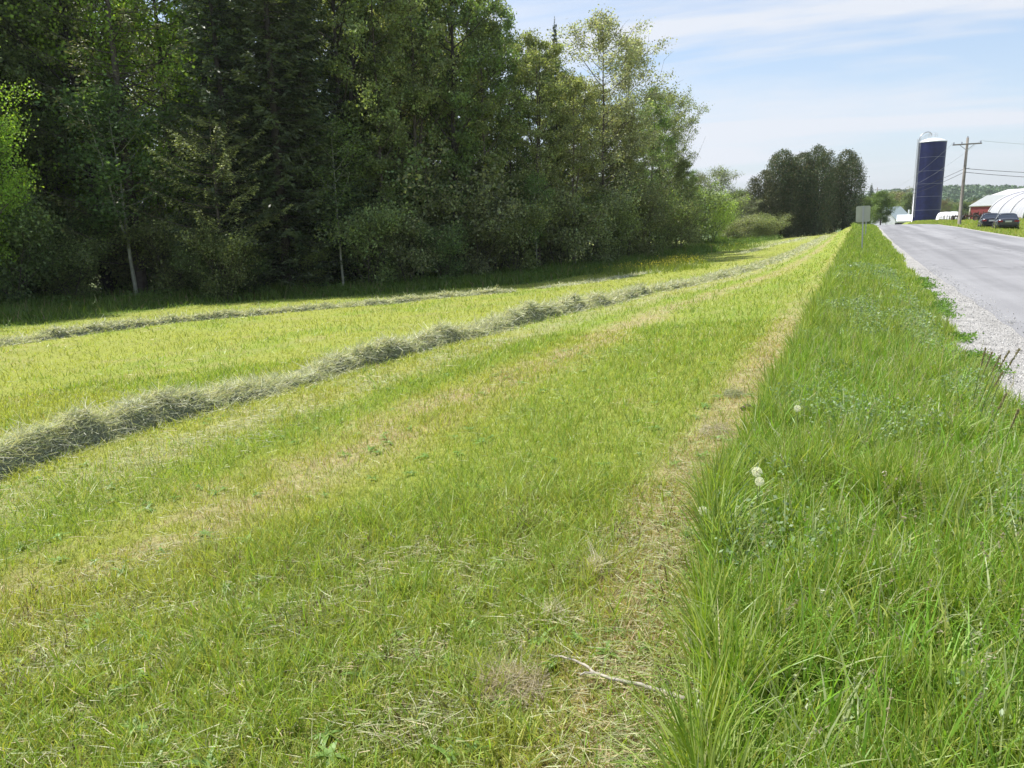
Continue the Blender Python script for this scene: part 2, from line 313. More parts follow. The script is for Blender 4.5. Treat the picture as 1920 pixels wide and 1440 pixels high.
def gravel():
    m = bpy.data.materials.new('pale_crushed_gravel'); m.use_nodes = True; t = m.node_tree; p = t.nodes['Principled BSDF']; p.inputs['Roughness'].default_value = .9
    tc = N('ShaderNodeTexCoord', t)
    v = N('ShaderNodeTexVoronoi', t); v.inputs['Scale'].default_value = 75; t.links.new(tc.outputs['Object'], v.inputs['Vector'])
    v2 = N('ShaderNodeTexNoise', t); v2.inputs['Scale'].default_value = 3.5; v2.inputs['Detail'].default_value = 6; t.links.new(tc.outputs['Object'], v2.inputs['Vector'])
    sp = N('ShaderNodeSeparateColor', t); t.links.new(v.outputs['Color'], sp.inputs[0])
    r = N('ShaderNodeValToRGB', t); r.color_ramp.elements[0].position = .25; r.color_ramp.elements[1].position = .8; r.color_ramp.elements[0].color = (.17, .165, .155, 1); r.color_ramp.elements[1].color = (.58, .565, .54, 1)
    t.links.new(mth('ADD', mth('MULTIPLY', sp.outputs[0], .5, t), mth('MULTIPLY', v2.outputs['Fac'], .6, t), t), r.inputs[0]); t.links.new(r.outputs[0], p.inputs['Base Color'])
    bp = N('ShaderNodeBump', t); bp.inputs['Strength'].default_value = 1; bp.inputs['Distance'].default_value = .02; bp.invert = True; t.links.new(v.outputs['Distance'], bp.inputs['Height']); t.links.new(bp.outputs[0], p.inputs['Normal'])
    return m
M_asph, M_grav = asphalt(), gravel()
wob = lambda y, s, a=.12: (fbm(np.asarray(y) * 1.7, np.asarray(y) * 0 + s, 8, 4) - .5) * a
sheet('gravel_shoulder', grav_l, lambda y: road_l(y) + .12, .006, M_grav, nx=10)
sheet('gravel_shoulder', lambda y: road_r(y) - .12, lambda y: road_r(y) + .35 + wob(y, 4, .3), .006, M_grav, nx=6)
sheet('road', lambda y: road_l(y) + wob(y, 1), lambda y: road_r(y) + wob(y, 2), .03, M_asph, crown=.05, edge=.022)
yard = lambda y: np.full_like(y, 0.)
g = Geo()   # gravel yard drive by the parked cars
yy = np.linspace(58, 92, 40); tt = np.linspace(0, 1, 12); a0 = 9.0 + 0 * yy; b0 = 9.1 + 9 * np.exp(-((yy - 79) / 5.) ** 2) + wob(yy, 3, .6)
x = a0[:, None] + (b0 - a0)[:, None] * tt; y = np.repeat(yy[:, None], 12, 1)
g.add(np.stack([x, y, terr(x, y) + .004], -1).reshape(-1, 3), grid_faces(40, 12)[:, ::-1]); tag(g.obj('yard_path', M_grav, smooth=True), kind='structure')

# stones scattered on the shoulder
rng = np.random.default_rng(5)
n = 9000; y = 3 + 24 * rng.random(n) ** 1.8; x = grav_l(y) + (road_l(y) + .15 + .5 * rng.random(n) ** 4 - grav_l(y)) * rng.random(n)
g = Geo(); P = np.stack([x, y, terr(x, y) + .012 + .02 * (x > road_l(y))], 1); s = .005 + .011 * rng.random(n) ** 2.5
th = np.arange(4) * pi / 2
for k in range(3): pass
o1 = rand_unit(rng, n)
A = np.cross(o1, rand_unit(rng, n)); A /= np.linalg.norm(A, axis=1)[:, None]; B = np.cross(o1, A)
v = np.stack([P + A * s[:, None], P + B * s[:, None], P - A * s[:, None], P - B * s[:, None], P + o1 * s[:, None] * .8, P - o1 * s[:, None] * .8], 1)
f = np.array([[0, 1, 4, 4], [1, 2, 4, 4], [2, 3, 4, 4], [3, 0, 4, 4]]); 
# octahedra as quads: pair faces through the apexes
f = np.array([[4, 0, 5, 1], [4, 1, 5, 2], [4, 2, 5, 3], [4, 3, 5, 0]])
g.add(v.reshape(-1, 3), (f[None] + (np.arange(n) * 6)[:, None, None]).reshape(-1, 4), np.repeat(rng.uniform(.32, .72, (n, 1)) * np.array([[1, .98, .95]]), 6, 0))
tag(g.obj('gravel_stones', foliage('stone', 0.0, .9, .2)), kind='stuff', label='loose pale stones on the gravel shoulder beside the asphalt')

def gz(x, y): return float(terr(x, y))
def ground_hit(px, py, it=12):
    d = _f * FPX + _r * (px - 960) - _up * (py - 720); z = 0.
    for _ in range(it): t_ = (z - EYE) / d[2]; x, y = d[0] * t_, d[1] * t_; z = gz(x, y)
    return x, y, z

# ---------------------------------------------------------------- grass
def scatter(n, rmin, rmax, power, a0, a1, rng):
    """points round the viewer with density falling as 1/r^power (power 2: even on the picture)"""
    uu = rng.random(n)
    if abs(power - 2) < 1e-6: r = rmin * (rmax / rmin) ** uu
    else:
        q = 2 - power; r = (rmin ** q + (rmax ** q - rmin ** q) * uu) ** (1 / q)
    a = rng.uniform(a0, a1, n) - YAW
    return r * np.sin(a), r * np.cos(a), r
PIX = 1 / 747.
def blades(g, x, y, r, H, rng, col, nseg, wmin, lean=.35, wpix=.75):
    n = len(x); z = terr(x, y); P = np.stack([x, y, z - .004], 1)
    a = rng.uniform(0, 2 * pi, n); l = np.abs(rng.normal(0, lean, n))
    D = np.stack([np.cos(a) * l, np.sin(a) * l, np.ones(n)], 1); D /= np.linalg.norm(D, axis=1)[:, None]
    b = np.abs(rng.normal(.25, .3, n)); bend = np.stack([np.cos(a) * b, np.sin(a) * b, -b * .55], 1)
    W = np.maximum(wmin * rng.uniform(.6, 1.4, n), wpix * r * PIX)
    ribbons(g, P, D, H, W, bend, nseg, col, rng=rng)
rng = np.random.default_rng(11)
def field_mask(x, y): return (x < tall_l(y) - .02 + 0 * x) & (x > edge_x(y) + np.interp(y, [0, 25, 45, 60], [7, 6.5, 3, 1.8]))
g = Geo()
for (n, r0, r1, pw, ns, wm, h0) in ((120000, 1.2, 5.0, .9, 3, .0062, .075), (150000, 5.0, 14, 1.5, 2, .005, .075), (130000, 14, 100, 1.9, 1, .006, .08)):
    x, y, r = scatter(n, r0, r1, pw, -.78, .62, rng); k = field_mask(x, y); x, y, r = x[k], y[k], r[k]
    col, ki = pick(x, y, rng)
    lush = (ki == KEYS.index('green')); dry = (ki == KEYS.index('pink')) | (ki == KEYS.index('tan')) | (ki == KEYS.index('hay'))
    n2 = fbm(x * 1.3, y * 1.3, 63)
    H = h0 * rng.uniform(.5, 1.35, len(x)) * np.where(lush, 1.5, 1.0) * np.where(dry, .55, 1.0) * (.45 + 1.2 * n2) * (.55 + .95 * fbm(x * 6, y * 6, 64, 2)) * (1 - .3 * S(14, 60, r)) * (1+.2*(1-S(2.5,6,r)))
    blades(g, x, y, r, H, rng, col, ns, wm, lean=.5)
# low broad-leaved weeds in the sward
n = 420; x, y, r = scatter(n, 1.6, 14, 1.3, -.75, .5, rng); k = field_mask(x, y); x, y, r = x[k], y[k], r[k]
for x0, y0, r0 in zip(x, y, r):
    m_ = rng.integers(6, 12); a = rng.uniform(0, 2 * pi, m_); D = np.stack([np.cos(a), np.sin(a), rng.uniform(.3, .9, m_)], 1); D /= np.linalg.norm(D, axis=1)[:, None]; P = np.tile([x0, y0, float(terr(x0, y0)) + .02], (m_, 1))
    side = np.cross(D, [0, 0, 1.]); side /= np.linalg.norm(side, axis=1)[:, None]; sc_ = rng.uniform(.7, 1.2)
    ribbons(g, P, D, rng.uniform(.05, .10, m_) * sc_, rng.uniform(.012, .022, m_) * sc_, np.tile([0, 0, -.45], (m_, 1)), 3, np.array([[.20, .33, .08]]) * rng.uniform(.75, 1.3, (m_, 1)), side=side, tip=.35)
tag(g.obj('mown_grass', M_grass), kind='stuff', label='short mown yellow green grass covering the hay field')
# clippings lying flat on the stubble
g = Geo()
for (n, r0, r1, pw) in ((60000, 1.3, 6, 1.0), (60000, 6, 60, 1.7)):
    x, y, r = scatter(n, r0, r1, pw, -.78, .62, rng); W_ = weights(x, y); pr = (W_['hay'] * .6 + W_['tan'] * .14 + W_['pink'] * .10 + .03); k = field_mask(x, y) & (rng.random(n) < pr); x, y, r = x[k], y[k], r[k]; n = len(x)
    P = np.stack([x, y, terr(x, y) + rng.uniform(.015, .07, n)], 1)
    a = rng.normal(.35, .75, n) + np.where(rng.random(n) < .5, pi, 0); D = np.stack([np.cos(a), np.sin(a), rng.normal(0, .12, n)], 1)
    bend = np.stack([rng.normal(0, .3, n), rng.normal(0, .3, n), -np.abs(rng.normal(0, .08, n))], 1)
    c = np.array([[.42, .43, .25]]) * rng.uniform(.6, 1.2, (n, 1)); c[rng.random(n) < .35] = (.28, .36, .12); c[rng.random(n) < .2] = (.50, .42, .24)
    side = np.cross(D, np.array([0, 0, 1.])) * .8 + np.array([0, 0, 1.]) * rng.uniform(-.6, .6, (n, 1)); side /= np.linalg.norm(side, axis=1)[:, None]
    ribbons(g, P, D, rng.uniform(.03, .12, n) * (1 + .5 * (r > 8)), np.maximum(.0035, .55 * r * PIX), bend, 2, c, side=side)
for (px, py, rad, k, lc) in ((1150, 1010, .30, 1500, (.52, .52, .36)), (1010, 760, .42, 900, (.36, .44, .18)), (1150, 672, .35, 500, (.36, .44, .20)), (470, 815, .55, 1500, (.45, .47, .33)), (120, 960, .6, 1500, (.48, .48, .30)), (560, 1150, .28, 700, (.40, .45, .24)), (180, 1250, .22, 600, (.46, .48, .30)), (850, 1290, .16, 500, (.42, .44, .26)), (1330, 1260, .14, 500, (.50, .46, .30)), (300, 1060, .25, 500, (.44, .46, .26))):
    x0, y0, z0 = ground_hit(px, py); a = rng.uniform(0, 2 * pi, k); k = int(k * .55); a = a[:k]; x = x0 + rng.normal(0, rad * .55, k); y = y0 + rng.normal(0, rad * 1.3, k); kk = rng.random(k) < S(.35, .6, fbm(x * 5, y * 3, px)); x, y = x[kk], y[kk]; k = len(x); P = np.stack([x, y, terr(x, y) + rng.uniform(.02, .06, k)], 1)
    th_ = rng.normal(1.3, .9, k); D = np.stack([np.cos(th_), np.sin(th_), rng.normal(0, .1, k)], 1); D /= np.linalg.norm(D, axis=1)[:, None]; bend = np.stack([rng.normal(0, .35, k), rng.normal(0, .35, k), -np.abs(rng.normal(0, .1, k))], 1); r = math.hypot(x0, y0)
    side = np.cross(D, rand_unit(rng, k)); side /= np.linalg.norm(side, axis=1)[:, None]; ribbons(g, P, D, rng.uniform(.04, .13, k), np.full(k, max(.004, .6 * r * PIX)), bend, 3, np.array([lc]) * rng.uniform(.6, 1.35, (k, 1)), side=side)
tag(g.obj('grass_clippings', M_hay), kind='stuff', label='loose cut stems lying on the stubble')
# tall verge grass
g = Geo()
for (n, y0, y1, pw, ns, wm) in ((58000, .7, 4.0, .6, 5, .0100), (66000, 4.0, 11, 1.2, 3, .0095), (60000, 11, 34, 1.3, 2, .006), (45000, 34, 110, 1.5, 1, .008)):
    uu = rng.random(n); q = 1 - pw if pw != 1 else .001; y = (y0 ** q + (y1 ** q - y0 ** q) * uu) ** (1 / q)
    a = tall_l(y) + (fbm(y * 3, y * 0 + 2, 66, 3) - .5) * .16; b = np.maximum(grav_l(y), 1.0) + .04 + .12 * (rng.random(n) ** 3); x = a + (b - a) * rng.random(n) - .03; r = np.hypot(x, y)
    col, ki = pick(np.minimum(x + .25, b), y, rng, .25)
    cl = fbm(x * 3.1, y * 3.1, 91, 3); tuft = fbm(x * 9, y * 9, 55, 2)
    H = .31 * rng.uniform(.4, 1.25, n) * (.35 + 1.25 * cl) * (.7 + .6 * tuft) * (1 - .35 * S(.75, 1.15, x) * (y > 4)) * (.8 + .35 * np.exp(-((x - a) / .1) ** 2))
    yel = rng.random(n); col = np.where((yel < .24)[:, None], np.array([[.31, .40, .10]]) * rng.uniform(.8, 1.2, (n, 1)), col); col = np.where((yel > .985)[:, None], np.array([[.48, .44, .26]]), col)
    keep = rng.random(n) < (.12 + 1.5 * tuft)
    blades(g, x[keep], y[keep], r[keep], H[keep], rng, col[keep], ns, wm, lean=.17, wpix=.9)
# broad arching blades near the viewer
n = 8200; y = 1.4 + 9 * rng.random(n) ** 1.5; x = tall_l(y) + (1.15 - tall_l(y)) * rng.random(n); r = np.hypot(x, y)
a = rng.uniform(0, 2 * pi, n); l = rng.uniform(.03, .35, n); D = np.stack([np.cos(a) * l, np.sin(a) * l, np.ones(n)], 1); D /= np.linalg.norm(D, axis=1)[:, None]
b = rng.uniform(.05, .8, n) ** 1.4; bend = np.stack([np.cos(a) * b, np.sin(a) * b, -b * .75], 1)
c = np.array([[.20, .36, .05]]) * rng.uniform(.75, 1.35, (n, 1)); c[rng.random(n) < .3] = (.42, .48, .24)
ribbons(g, np.stack([x, y, terr(x, y)], 1), D, rng.uniform(.22, .42, n), rng.uniform(.008, .017, n), bend, 6, c, rng=rng, tip=.05)
n = 420; y = 1.6 + 14 * rng.random(n) ** 1.3; x = tall_l(y) + (1.2 - tall_l(y)) * rng.random(n) ** .7; H = rng.uniform(.34, .56, n); a = rng.uniform(0, 2 * pi, n); D = np.stack([np.cos(a) * .18, np.sin(a) * .18, np.ones(n)], 1); D /= np.linalg.norm(D, axis=1)[:, None]; b = rng.uniform(0, .25, n); bend = np.stack([np.cos(a) * b, np.sin(a) * b, -b * .3], 1); P = np.stack([x, y, terr(x, y)], 1); c = np.where(rng.random((n, 1)) < .3, np.array([[.50, .44, .27]]), np.array([[.30, .36, .15]]))
ribbons(g, P, D, H, np.full(n, .0032), bend, 5, c, rng=rng, tip=.7)
top_ = P + D * H[:, None] + bend * H[:, None]; T = np.repeat(top_, 14, 0) - np.repeat(D + 2 * bend, 14, 0) * rng.uniform(0, .09, (n * 14, 1)) + rng.normal(0, .004, (n * 14, 3)); leaves(g, T, rng.uniform(.010, .018, n * 14), np.repeat(np.where(rng.random((n, 1)) < .5, np.array([[.34, .30, .20]]), np.array([[.36, .40, .22]])), 14, 0), rng, .4)
# vetch and clover leaflets low in the verge
n = 60000; y = 1.2 + 24 * rng.random(n) ** 2.0; x = tall_l(y) + (1.2 - tall_l(y)) * rng.random(n); pr = S(.5, .66, fbm(x * 2.1, y * 1.5, 31)); k = rng.random(n) < pr; x, y = x[k], y[k]; n = len(x)
P = np.stack([x, y, terr(x, y) + rng.uniform(.10, .30, n)], 1)
leaves(g, P, rng.uniform(.012, .026, n) * (1 + y / 16), np.array([[.24, .33, .17]]) * rng.uniform(.7, 1.4, (n, 1)), rng, .6)
# verge weeds creeping over the gravel
n = 26000; y = 4.2 + 18 * rng.random(n) ** 1.3; x = grav_l(y) + np.abs(rng.normal(0, .16, n)) - .03; k = rng.random(n) < S(.5, .62, fbm(x * 2.6, y * 1.3, 131)); x, y = x[k], y[k]; n = len(x)
leaves(g, np.stack([x, y, terr(x, y) + rng.uniform(.01, .09, n)], 1), rng.uniform(.014, .03, n) * (1 + y / 18), np.array([[.14, .25, .05]]) * rng.uniform(.7, 1.4, (n, 1)), rng, .6)
# right-hand verge, coarse
n = 90000; y = 42 + 120 * rng.random(n) ** 1.2; x = road_r(y) + .3 + 22 * rng.random(n) ** 1.6; k = ~((np.abs(y - 79) < 6) & (x < 13) & (rng.random(n) < .8)); x, y = x[k], y[k]; n = len(x); r = np.hypot(x, y); col, ki = pick(x, y, rng, .3)
blades(g, x, y, r, rng.uniform(.08, .32, n), rng, col, 1, .02, lean=.3)
tag(g.obj('tall_grass', M_grass), kind='stuff', label='uncut lush green grass on the verge between field and road')
# weeds and long grass along the wood
g = Geo(); n = 90000; y = 3 + 95 * rng.random(n) ** 1.25; x = edge_x(y) + rng.uniform(-2, 1, n) * 1.0 + rng.random(n) * np.interp(y, [0, 25, 45, 60], [7.3, 6.6, 3, 1.6]) + (fbm(y * .4, y * 0, 12) - .5) * 2.0; r = np.hypot(x, y)
k = rng.random(n) < .25 + 1.1 * fbm(x * .9, y * .9, 72); x, y, r = x[k], y[k], r[k]; n = len(x)
dd = (x - edge_x(y)) / 8.0; H = rng.uniform(.25, .8, n) * (1.15 - .75 * dd) * (.5 + fbm(x * .7, y * .7, 15))
c = np.array([[.13, .21, .04]]) * rng.uniform(.6, 1.4, (n, 1)); c[rng.random(n) < .25] = (.20, .27, .07); c[rng.random(n) < .06] = (.33, .27, .16)
blades(g, x, y, r, H, rng, c, 2, .012, lean=.3, wpix=.9)
n = 60000; y = 5 + 90 * rng.random(n) ** 1.25; x = edge_x(y) + rng.uniform(-2.5, 6, n); k = rng.random(n) < S(.42, .62, fbm(x * .8, y * .8, 88)); x, y = x[k], y[k]; n = len(x)
leaves(g, np.stack([x, y, terr(x, y) + rng.uniform(.05, .65, n)], 1), rng.uniform(.05, .10, n), np.array([[.11, .19, .045]]) * rng.uniform(.6, 1.5, (n, 1)), rng, .6)
tag(g.obj('undergrowth', M_grass), kind='stuff', label='long weeds and ferns growing along the foot of the wood')
# yellow flowering weeds
g = Geo()
for (px, py, dd, rr, k) in ((1235, 494, 0, 1.3, 420), (1268, 489, 0, .9, 380), (1350, 466, 0, 1.8, 300), (1200, 499, 0, 1.5, 160)):
    d = {1235: 44., 1268: 50., 1350: 72., 1200: 42.}[px]; q = at(px, py, d); x = q[0] + rng.normal(0, rr, k); y = q[1] + rng.normal(0, rr * .8, k)
    leaves(g, np.stack([x, y, terr(x, y) + rng.uniform(.3, .6, k)], 1), rng.uniform(.04, .08, k), np.array([[.55, .50, .08]]) * rng.uniform(.6, 1.1, (k, 1)), rng, .9)
    x = q[0] + rng.normal(0, rr, k * 3); y = q[1] + rng.normal(0, rr * .8, k * 3); blades(g, x, y, np.hypot(x, y), rng.uniform(.3, .6, k * 3), rng, np.array([[.20, .26, .05]]) * rng.uniform(.7, 1.3, (k * 3, 1)), 1, .02)
tag(g.obj('wildflowers', M_grass), kind='stuff', label='yellow flowering weeds along the edge of the shrubs')

# ---------------------------------------------------------------- windrows
def windrow(name, path, hh, ww, label, seed, nstr, cfade=None):
    rng = np.random.default_rng(seed); path = np.asarray(path, float)
    seg = np.r_[0, np.cumsum(np.hypot(*np.diff(path, axis=0).T))]; Lt = seg[-1]
    s = [0.]; 
    while s[-1] < Lt: s.append(s[-1] + .06 + .012 * np.hypot(*[np.interp(s[-1], seg, path[:, i]) for i in (0, 1)]) * .5)
    s = np.minimum(np.array(s), Lt)
    cx_ = np.interp(s, seg, path[:, 0]); cy_ = np.interp(s, seg, path[:, 1]); cx_ += (fbm(s * .45, s * 0, seed) - .5) * .5
    tx = np.gradient(cx_); ty = np.gradient(cy_); ln = np.hypot(tx, ty); nx_, ny_ = ty / ln, -tx / ln
    nv = 15; v_ = np.linspace(-1, 1, nv)
    H = hh(s) * (.3 + 1.45 * fbm(s * 1.1, s * 0 + 3, seed + 1)); W = ww(s) * (.6 + .8 * fbm(s * .7, s * 0 + 9, seed + 2))
    def surf(si, vi, lift=0):
        x = np.interp(si, s, cx_) + np.interp(si, s, nx_) * vi * np.interp(si, s, W); y = np.interp(si, s, cy_) + np.interp(si, s, ny_) * vi * np.interp(si, s, W)
        pr = np.clip(1 - np.abs(vi) ** 2.2, 0, 1) ** .75
        return np.stack([x, y, terr(x, y) - .02 + pr * np.interp(si, s, H) * (.45 + 1.1 * fbm(x * 2.9, y * 2.9, seed + 5, 3)) + lift], -1)
    g = Geo(); SS, VV = np.meshgrid(s, v_, indexing='ij'); bp_ = surf(SS.ravel(), VV.ravel())
    g.add(bp_, grid_faces(len(s), nv), np.array([[.22, .23, .15]]) * (.7 + .6 * fbm(bp_[:, 0] * 9, bp_[:, 1] * 9, 4)[:, None]), 0)
    # strands
    rr = np.hypot(cx_, cy_); dens = 1 / np.maximum(rr, 5) ** .9; cd = np.r_[0, np.cumsum(dens[1:] * np.diff(s))]; si = np.interp(rng.random(nstr) * cd[-1], cd, s)
    vi = np.clip(rng.normal(0, .55, nstr) * np.where(rng.random(nstr) < .06, 1.7, 1), -2.2, 2.2); P = surf(si, np.clip(vi, -1, 1)); over = np.clip(np.abs(vi) - 1, 0, 1.3) * np.sign(vi) * np.interp(si, s, W)
    P[:, 0] += np.interp(si, s, nx_) * over; P[:, 1] += np.interp(si, s, ny_) * over; P[:, 2] = np.maximum(P[:, 2], terr(P[:, 0], P[:, 1]) + .01) + rng.uniform(-.02, .025, nstr)
    D = rand_unit(rng, nstr); D[:, 2] *= .3; D[:, 0] += rng.normal(0, .25, nstr); D /= np.linalg.norm(D, axis=1)[:, None]
    r = np.hypot(P[:, 0], P[:, 1]); L = rng.uniform(.04, .15, nstr)
    bend = rng.normal(0, .65, (nstr, 3)); bend[:, 2] -= .12
    c = np.array([[.60, .61, .47]]) * rng.uniform(.55, 1.35, (nstr, 1)); k = rng.random(nstr); c[k < .18] = np.array([.38, .44, .26]); c[k > .88] = (.66, .62, .46)
    side = np.cross(D, rand_unit(rng, nstr)); side /= np.linalg.norm(side, axis=1)[:, None]
    P -= D * L[:, None] * .5
    ribbons(g, P, D, L, np.maximum(.0045 * rng.uniform(.7, 1.5, nstr), .6 * r * PIX), bend, 3, c, side=side, tip=.5, m=0)
    o = g.obj(name, M_hay, smooth=False); tag(o, label, 'windrow', 'windrows of cut hay'); return o
yy = np.concatenate([np.arange(-3, 60, .7), np.arange(60, 96, 3)])
windrow('hay_windrow', np.stack([-7.3 * gk(yy), yy], 1), lambda s: np.interp(s, [0, 20, 40, 60, 100], [.26, .24, .15, .07, .03]), lambda s: np.interp(s, [0, 30, 60, 100], [.27, .27, .28, .26]), 'thick grey green windrow of cut hay running up the middle of the field', 3, 200000)
windrow('hay_windrow', [(-21.5, 2), (-20.3, 8), (-19.9, 12), (-19.3, 17), (-17.2, 20.7), (-14.9, 25.4), (-12.6, 28.6)], lambda s: np.interp(s, [0, 20, 27, 31], [.19, .17, .14, .05]), lambda s: np.interp(s, [0, 31], [.31, .26]), 'low pale windrow of cut hay nearer the wood, fading out at mid field', 7, 50000)
windrow('hay_windrow', [(-12.2, 30.5), (-9.6, 41), (-8.6, 52)], lambda s: np.full_like(s, .05), lambda s: np.full_like(s, .38), 'thin broken row of hay remnants beyond the end of the low windrow', 9, 9000)
windrow('hay_windrow', [(-7.2, 60), (-6.4, 75), (-4.4, 92)], lambda s: np.full_like(s, .03), lambda s: np.full_like(s, .3), 'short flat windrow of hay at the far end of the field below the dark cedars', 12, 8000)

# ---------------------------------------------------------------- trees
def leafy(seed, H, cb, R, nl, nleaf, ls, tr, col, barkm, fork=0, asp=.65, sig=.19, jit=.5, rise=(.6, 1.3), patch=.35, stems=1, bot=.6, top=.55, lean=0.0, tipc=None):
    rng = np.random.default_rng(seed); gt = Geo(); centers = []; wts = []
    for st in range(stems):
        k = 14; z = np.linspace(0, H * .97 * (1 if st == 0 else rng.uniform(.75, .95)), k); off = np.cumsum(rng.normal(0, .018 * H / 10, (k, 2)), 0); off[0] = 0
        if stems > 1: a = st * 2 * pi / stems + rng.uniform(-.3, .3); off += np.outer(z / H, [cos(a), sin(a)]) * R * .75
        off += np.outer((z / H) ** 1.5, [lean, 0])
        tp = np.column_stack([off, z]); tp[0, 2] = -.25
        tube(gt, tp, tr / stems ** .5, tr * .12, 8, power=.8)
        if fork:
            a = rng.uniform(0, 2 * pi); zf = int(k * .35); fp = tp[zf:].copy(); fp[:, :2] += np.outer(np.linspace(0, 1, len(fp)) ** .8, [cos(a), sin(a)]) * R * .45; tube(gt, fp, tr * .6, tr * .1, 7)
        n = max(4, nl // stems)
        for i in range(n):
            t = (i + rng.random()) / n; z0 = H * (cb + (1 - cb) * t * .96) * (tp[-1, 2] / (H * .97)); b = np.array([np.interp(z0, tp[:, 2], tp[:, 0]), np.interp(z0, tp[:, 2], tp[:, 1]), z0])
            az = i * 2.4 + rng.uniform(-.5, .5); prof = min(1, (t + .12) / bot) ** .7 * min(1, (1.08 - t) / top) ** .75
            Lh = R * prof * rng.uniform(.55, 1.1); up = Lh * rng.uniform(*rise)
            u = np.linspace(0, 1, 6)[:, None]; d = np.array([cos(az), sin(az), 0])
            lp = b + d * Lh * u + np.array([0, 0, up]) * u ** 1.4 + np.cumsum(rng.normal(0, .05 * Lh, (6, 3)), 0) * u
            r0 = max(.012, tr * .33 * (1 - t * .7)); tube(gt, lp, r0, .006, 5)
            nsub = 5
            for s_ in range(nsub):
                q = rng.uniform(.3, 1); bb = np.array([np.interp(q, u[:, 0], lp[:, j]) for j in range(3)]); dv = d * rng.uniform(.2, 1) + rng.normal(0, .6, 3); dv[2] = abs(dv[2]) * .6 + .1; dv /= np.linalg.norm(dv); sl = (.3 + .45 * Lh) * rng.uniform(.5, 1.1)
                sp = bb + dv * sl * np.linspace(0, 1, 4)[:, None] + rng.normal(0, .03, (4, 3)) ; tube(gt, sp, r0 * .4, .004, 4)
                wgt = 0 if rng.random() < patch * .5 else rng.uniform(.4, 1.4)
                for e in np.linspace(.3, 1.15, 5): centers.append(bb + dv * sl * e); wts.append(wgt)
        for e in np.linspace(.75, 1.02, 8): centers.append(tp[-1] * 1.0 + (tp[-1] - tp[-3]) * (e - .9) * 2); wts.append(.7)
    Cn = np.array(centers); wts = np.array(wts); wts /= wts.sum(); idx = rng.choice(len(Cn), nleaf, p=wts)
    cb_ = rng.uniform(1 - jit, 1 + jit, len(Cn))
    P = Cn[idx] + rng.normal(0, sig, (nleaf, 3)) * np.array([1, 1, .8]); k = P[:, 2] > .15; P = P[k]; idx = idx[k]; n = len(P)
    c = np.array(col)[None] * (cb_[idx] * rng.uniform(.75, 1.3, n))[:, None] * rng.uniform(.93, 1.07, (n, 3))
    if tipc is not None: kk = rng.random(n) < .25; c[kk] = np.array(tipc) * rng.uniform(.8, 1.2, (kk.sum(), 1))
    gc = Geo(); leaves(gc, P, ls * rng.uniform(.6, 1.3, n), c, rng, asp)
    return gt.mesh('trunk', barkm), gc.mesh('crown', M_leaf), H

def conifer(seed, H, cb, R, step, nb, col, barkm, tr=.2, droop=.42, frond=.42, fl=.155, dens=1.0, power=.8, irregular=.15, tipc=None, gap=0.0):
    rng = np.random.default_rng(seed); gt = Geo(); gc = Geo()
    k = 12; z = np.linspace(0, H, k); off = np.cumsum(rng.normal(0, .02 * H / 10, (k, 2)), 0); off[0] = 0; tp = np.column_stack([off, z]); tp[0, 2] = -.3; tube(gt, tp, tr, .015, 8)
    Ps, Ds, Ls, Cs = [], [], [], []
    zz = H * cb; wh = 0
    while zz < H * .985:
        t = zz / H; Rz = R * min(1, ((1 - t) / (1 - cb) + .02)) ** power * min(1, .62 + (t - cb) * 3); nn = nb + rng.integers(-1, 2); az0 = rng.uniform(0, 2 * pi)
        for i in range(nn):
            if rng.random() < gap: continue
            az = az0 + i * 2 * pi / nn + rng.uniform(-.25, .25); L = Rz * rng.uniform(1 - irregular * 2, 1 + irregular); d = np.array([cos(az), sin(az), 0]); sd_ = np.array([-sin(az), cos(az), 0])
            b = np.array([np.interp(zz, tp[:, 2], tp[:, 0]), np.interp(zz, tp[:, 2], tp[:, 1]), zz + rng.uniform(-.15, .15)])
            u = np.linspace(0, 1, 6); bz = (.15 - droop * (1 - t)) * L * u + .22 * L * u ** 2.5
            lp = b + np.outer(u * L, d) + np.outer(bz, [0, 0, 1]); tube(gt, lp, .012 + .018 * L / 3, .004, 4)
            m_ = max(4, int(L / .085 * dens)); uu = rng.uniform(.12, 1.0, m_); base = np.stack([np.interp(uu, u, lp[:, j]) for j in range(3)], 1)
            sg = rng.choice([-1, 1], m_); fl_ = frond * (1.05 - uu) * L * .55 + .10; ang = rng.uniform(.5, 1.0, m_)
            fd = d * np.cos(ang)[:, None] + sd_ * (np.sin(ang) * sg)[:, None]; fd[:, 2] -= rng.uniform(0, .35 + droop * .5, m_)
            bc = rng.uniform(.55, 1.5)
            for e in np.linspace(.15, 1, 5):
                Ps.append(base + fd * (fl_ * e)[:, None] + rng.normal(0, .03, (m_, 3))); Ds.append(fd + rng.normal(0, .35, (m_, 3))); Ls.append(np.full(m_, 1.)); 
                cc = np.array(col)[None] * bc * rng.uniform(.75, 1.25, (m_, 1))
                if tipc is not None and e > .6: q = rng.random(m_) < .5; cc[q] = np.array(tipc) * rng.uniform(.8, 1.2, (q.sum(), 1))
                Cs.append(cc)
        zz += step * rng.uniform(.75, 1.25) * (1 - .35 * t)
    P = np.concatenate(Ps); D = np.concatenate(Ds); D /= np.linalg.norm(D, axis=1)[:, None]; n = len(P)
    leaves(gc, P, fl * rng.uniform(.7, 1.5, n), np.concatenate(Cs), rng, .34, axis=D)
    # leader tip
    q = np.array([tp[-1]] * 60) + rng.normal(0, .05, (60, 3)) * [1, 1, 4]; leaves(gc, q, np.full(60, fl), np.tile(np.array(col), (60, 1)), rng, .35)
    return gt.mesh('trunk', barkm), gc.mesh('crown', M_needle), H

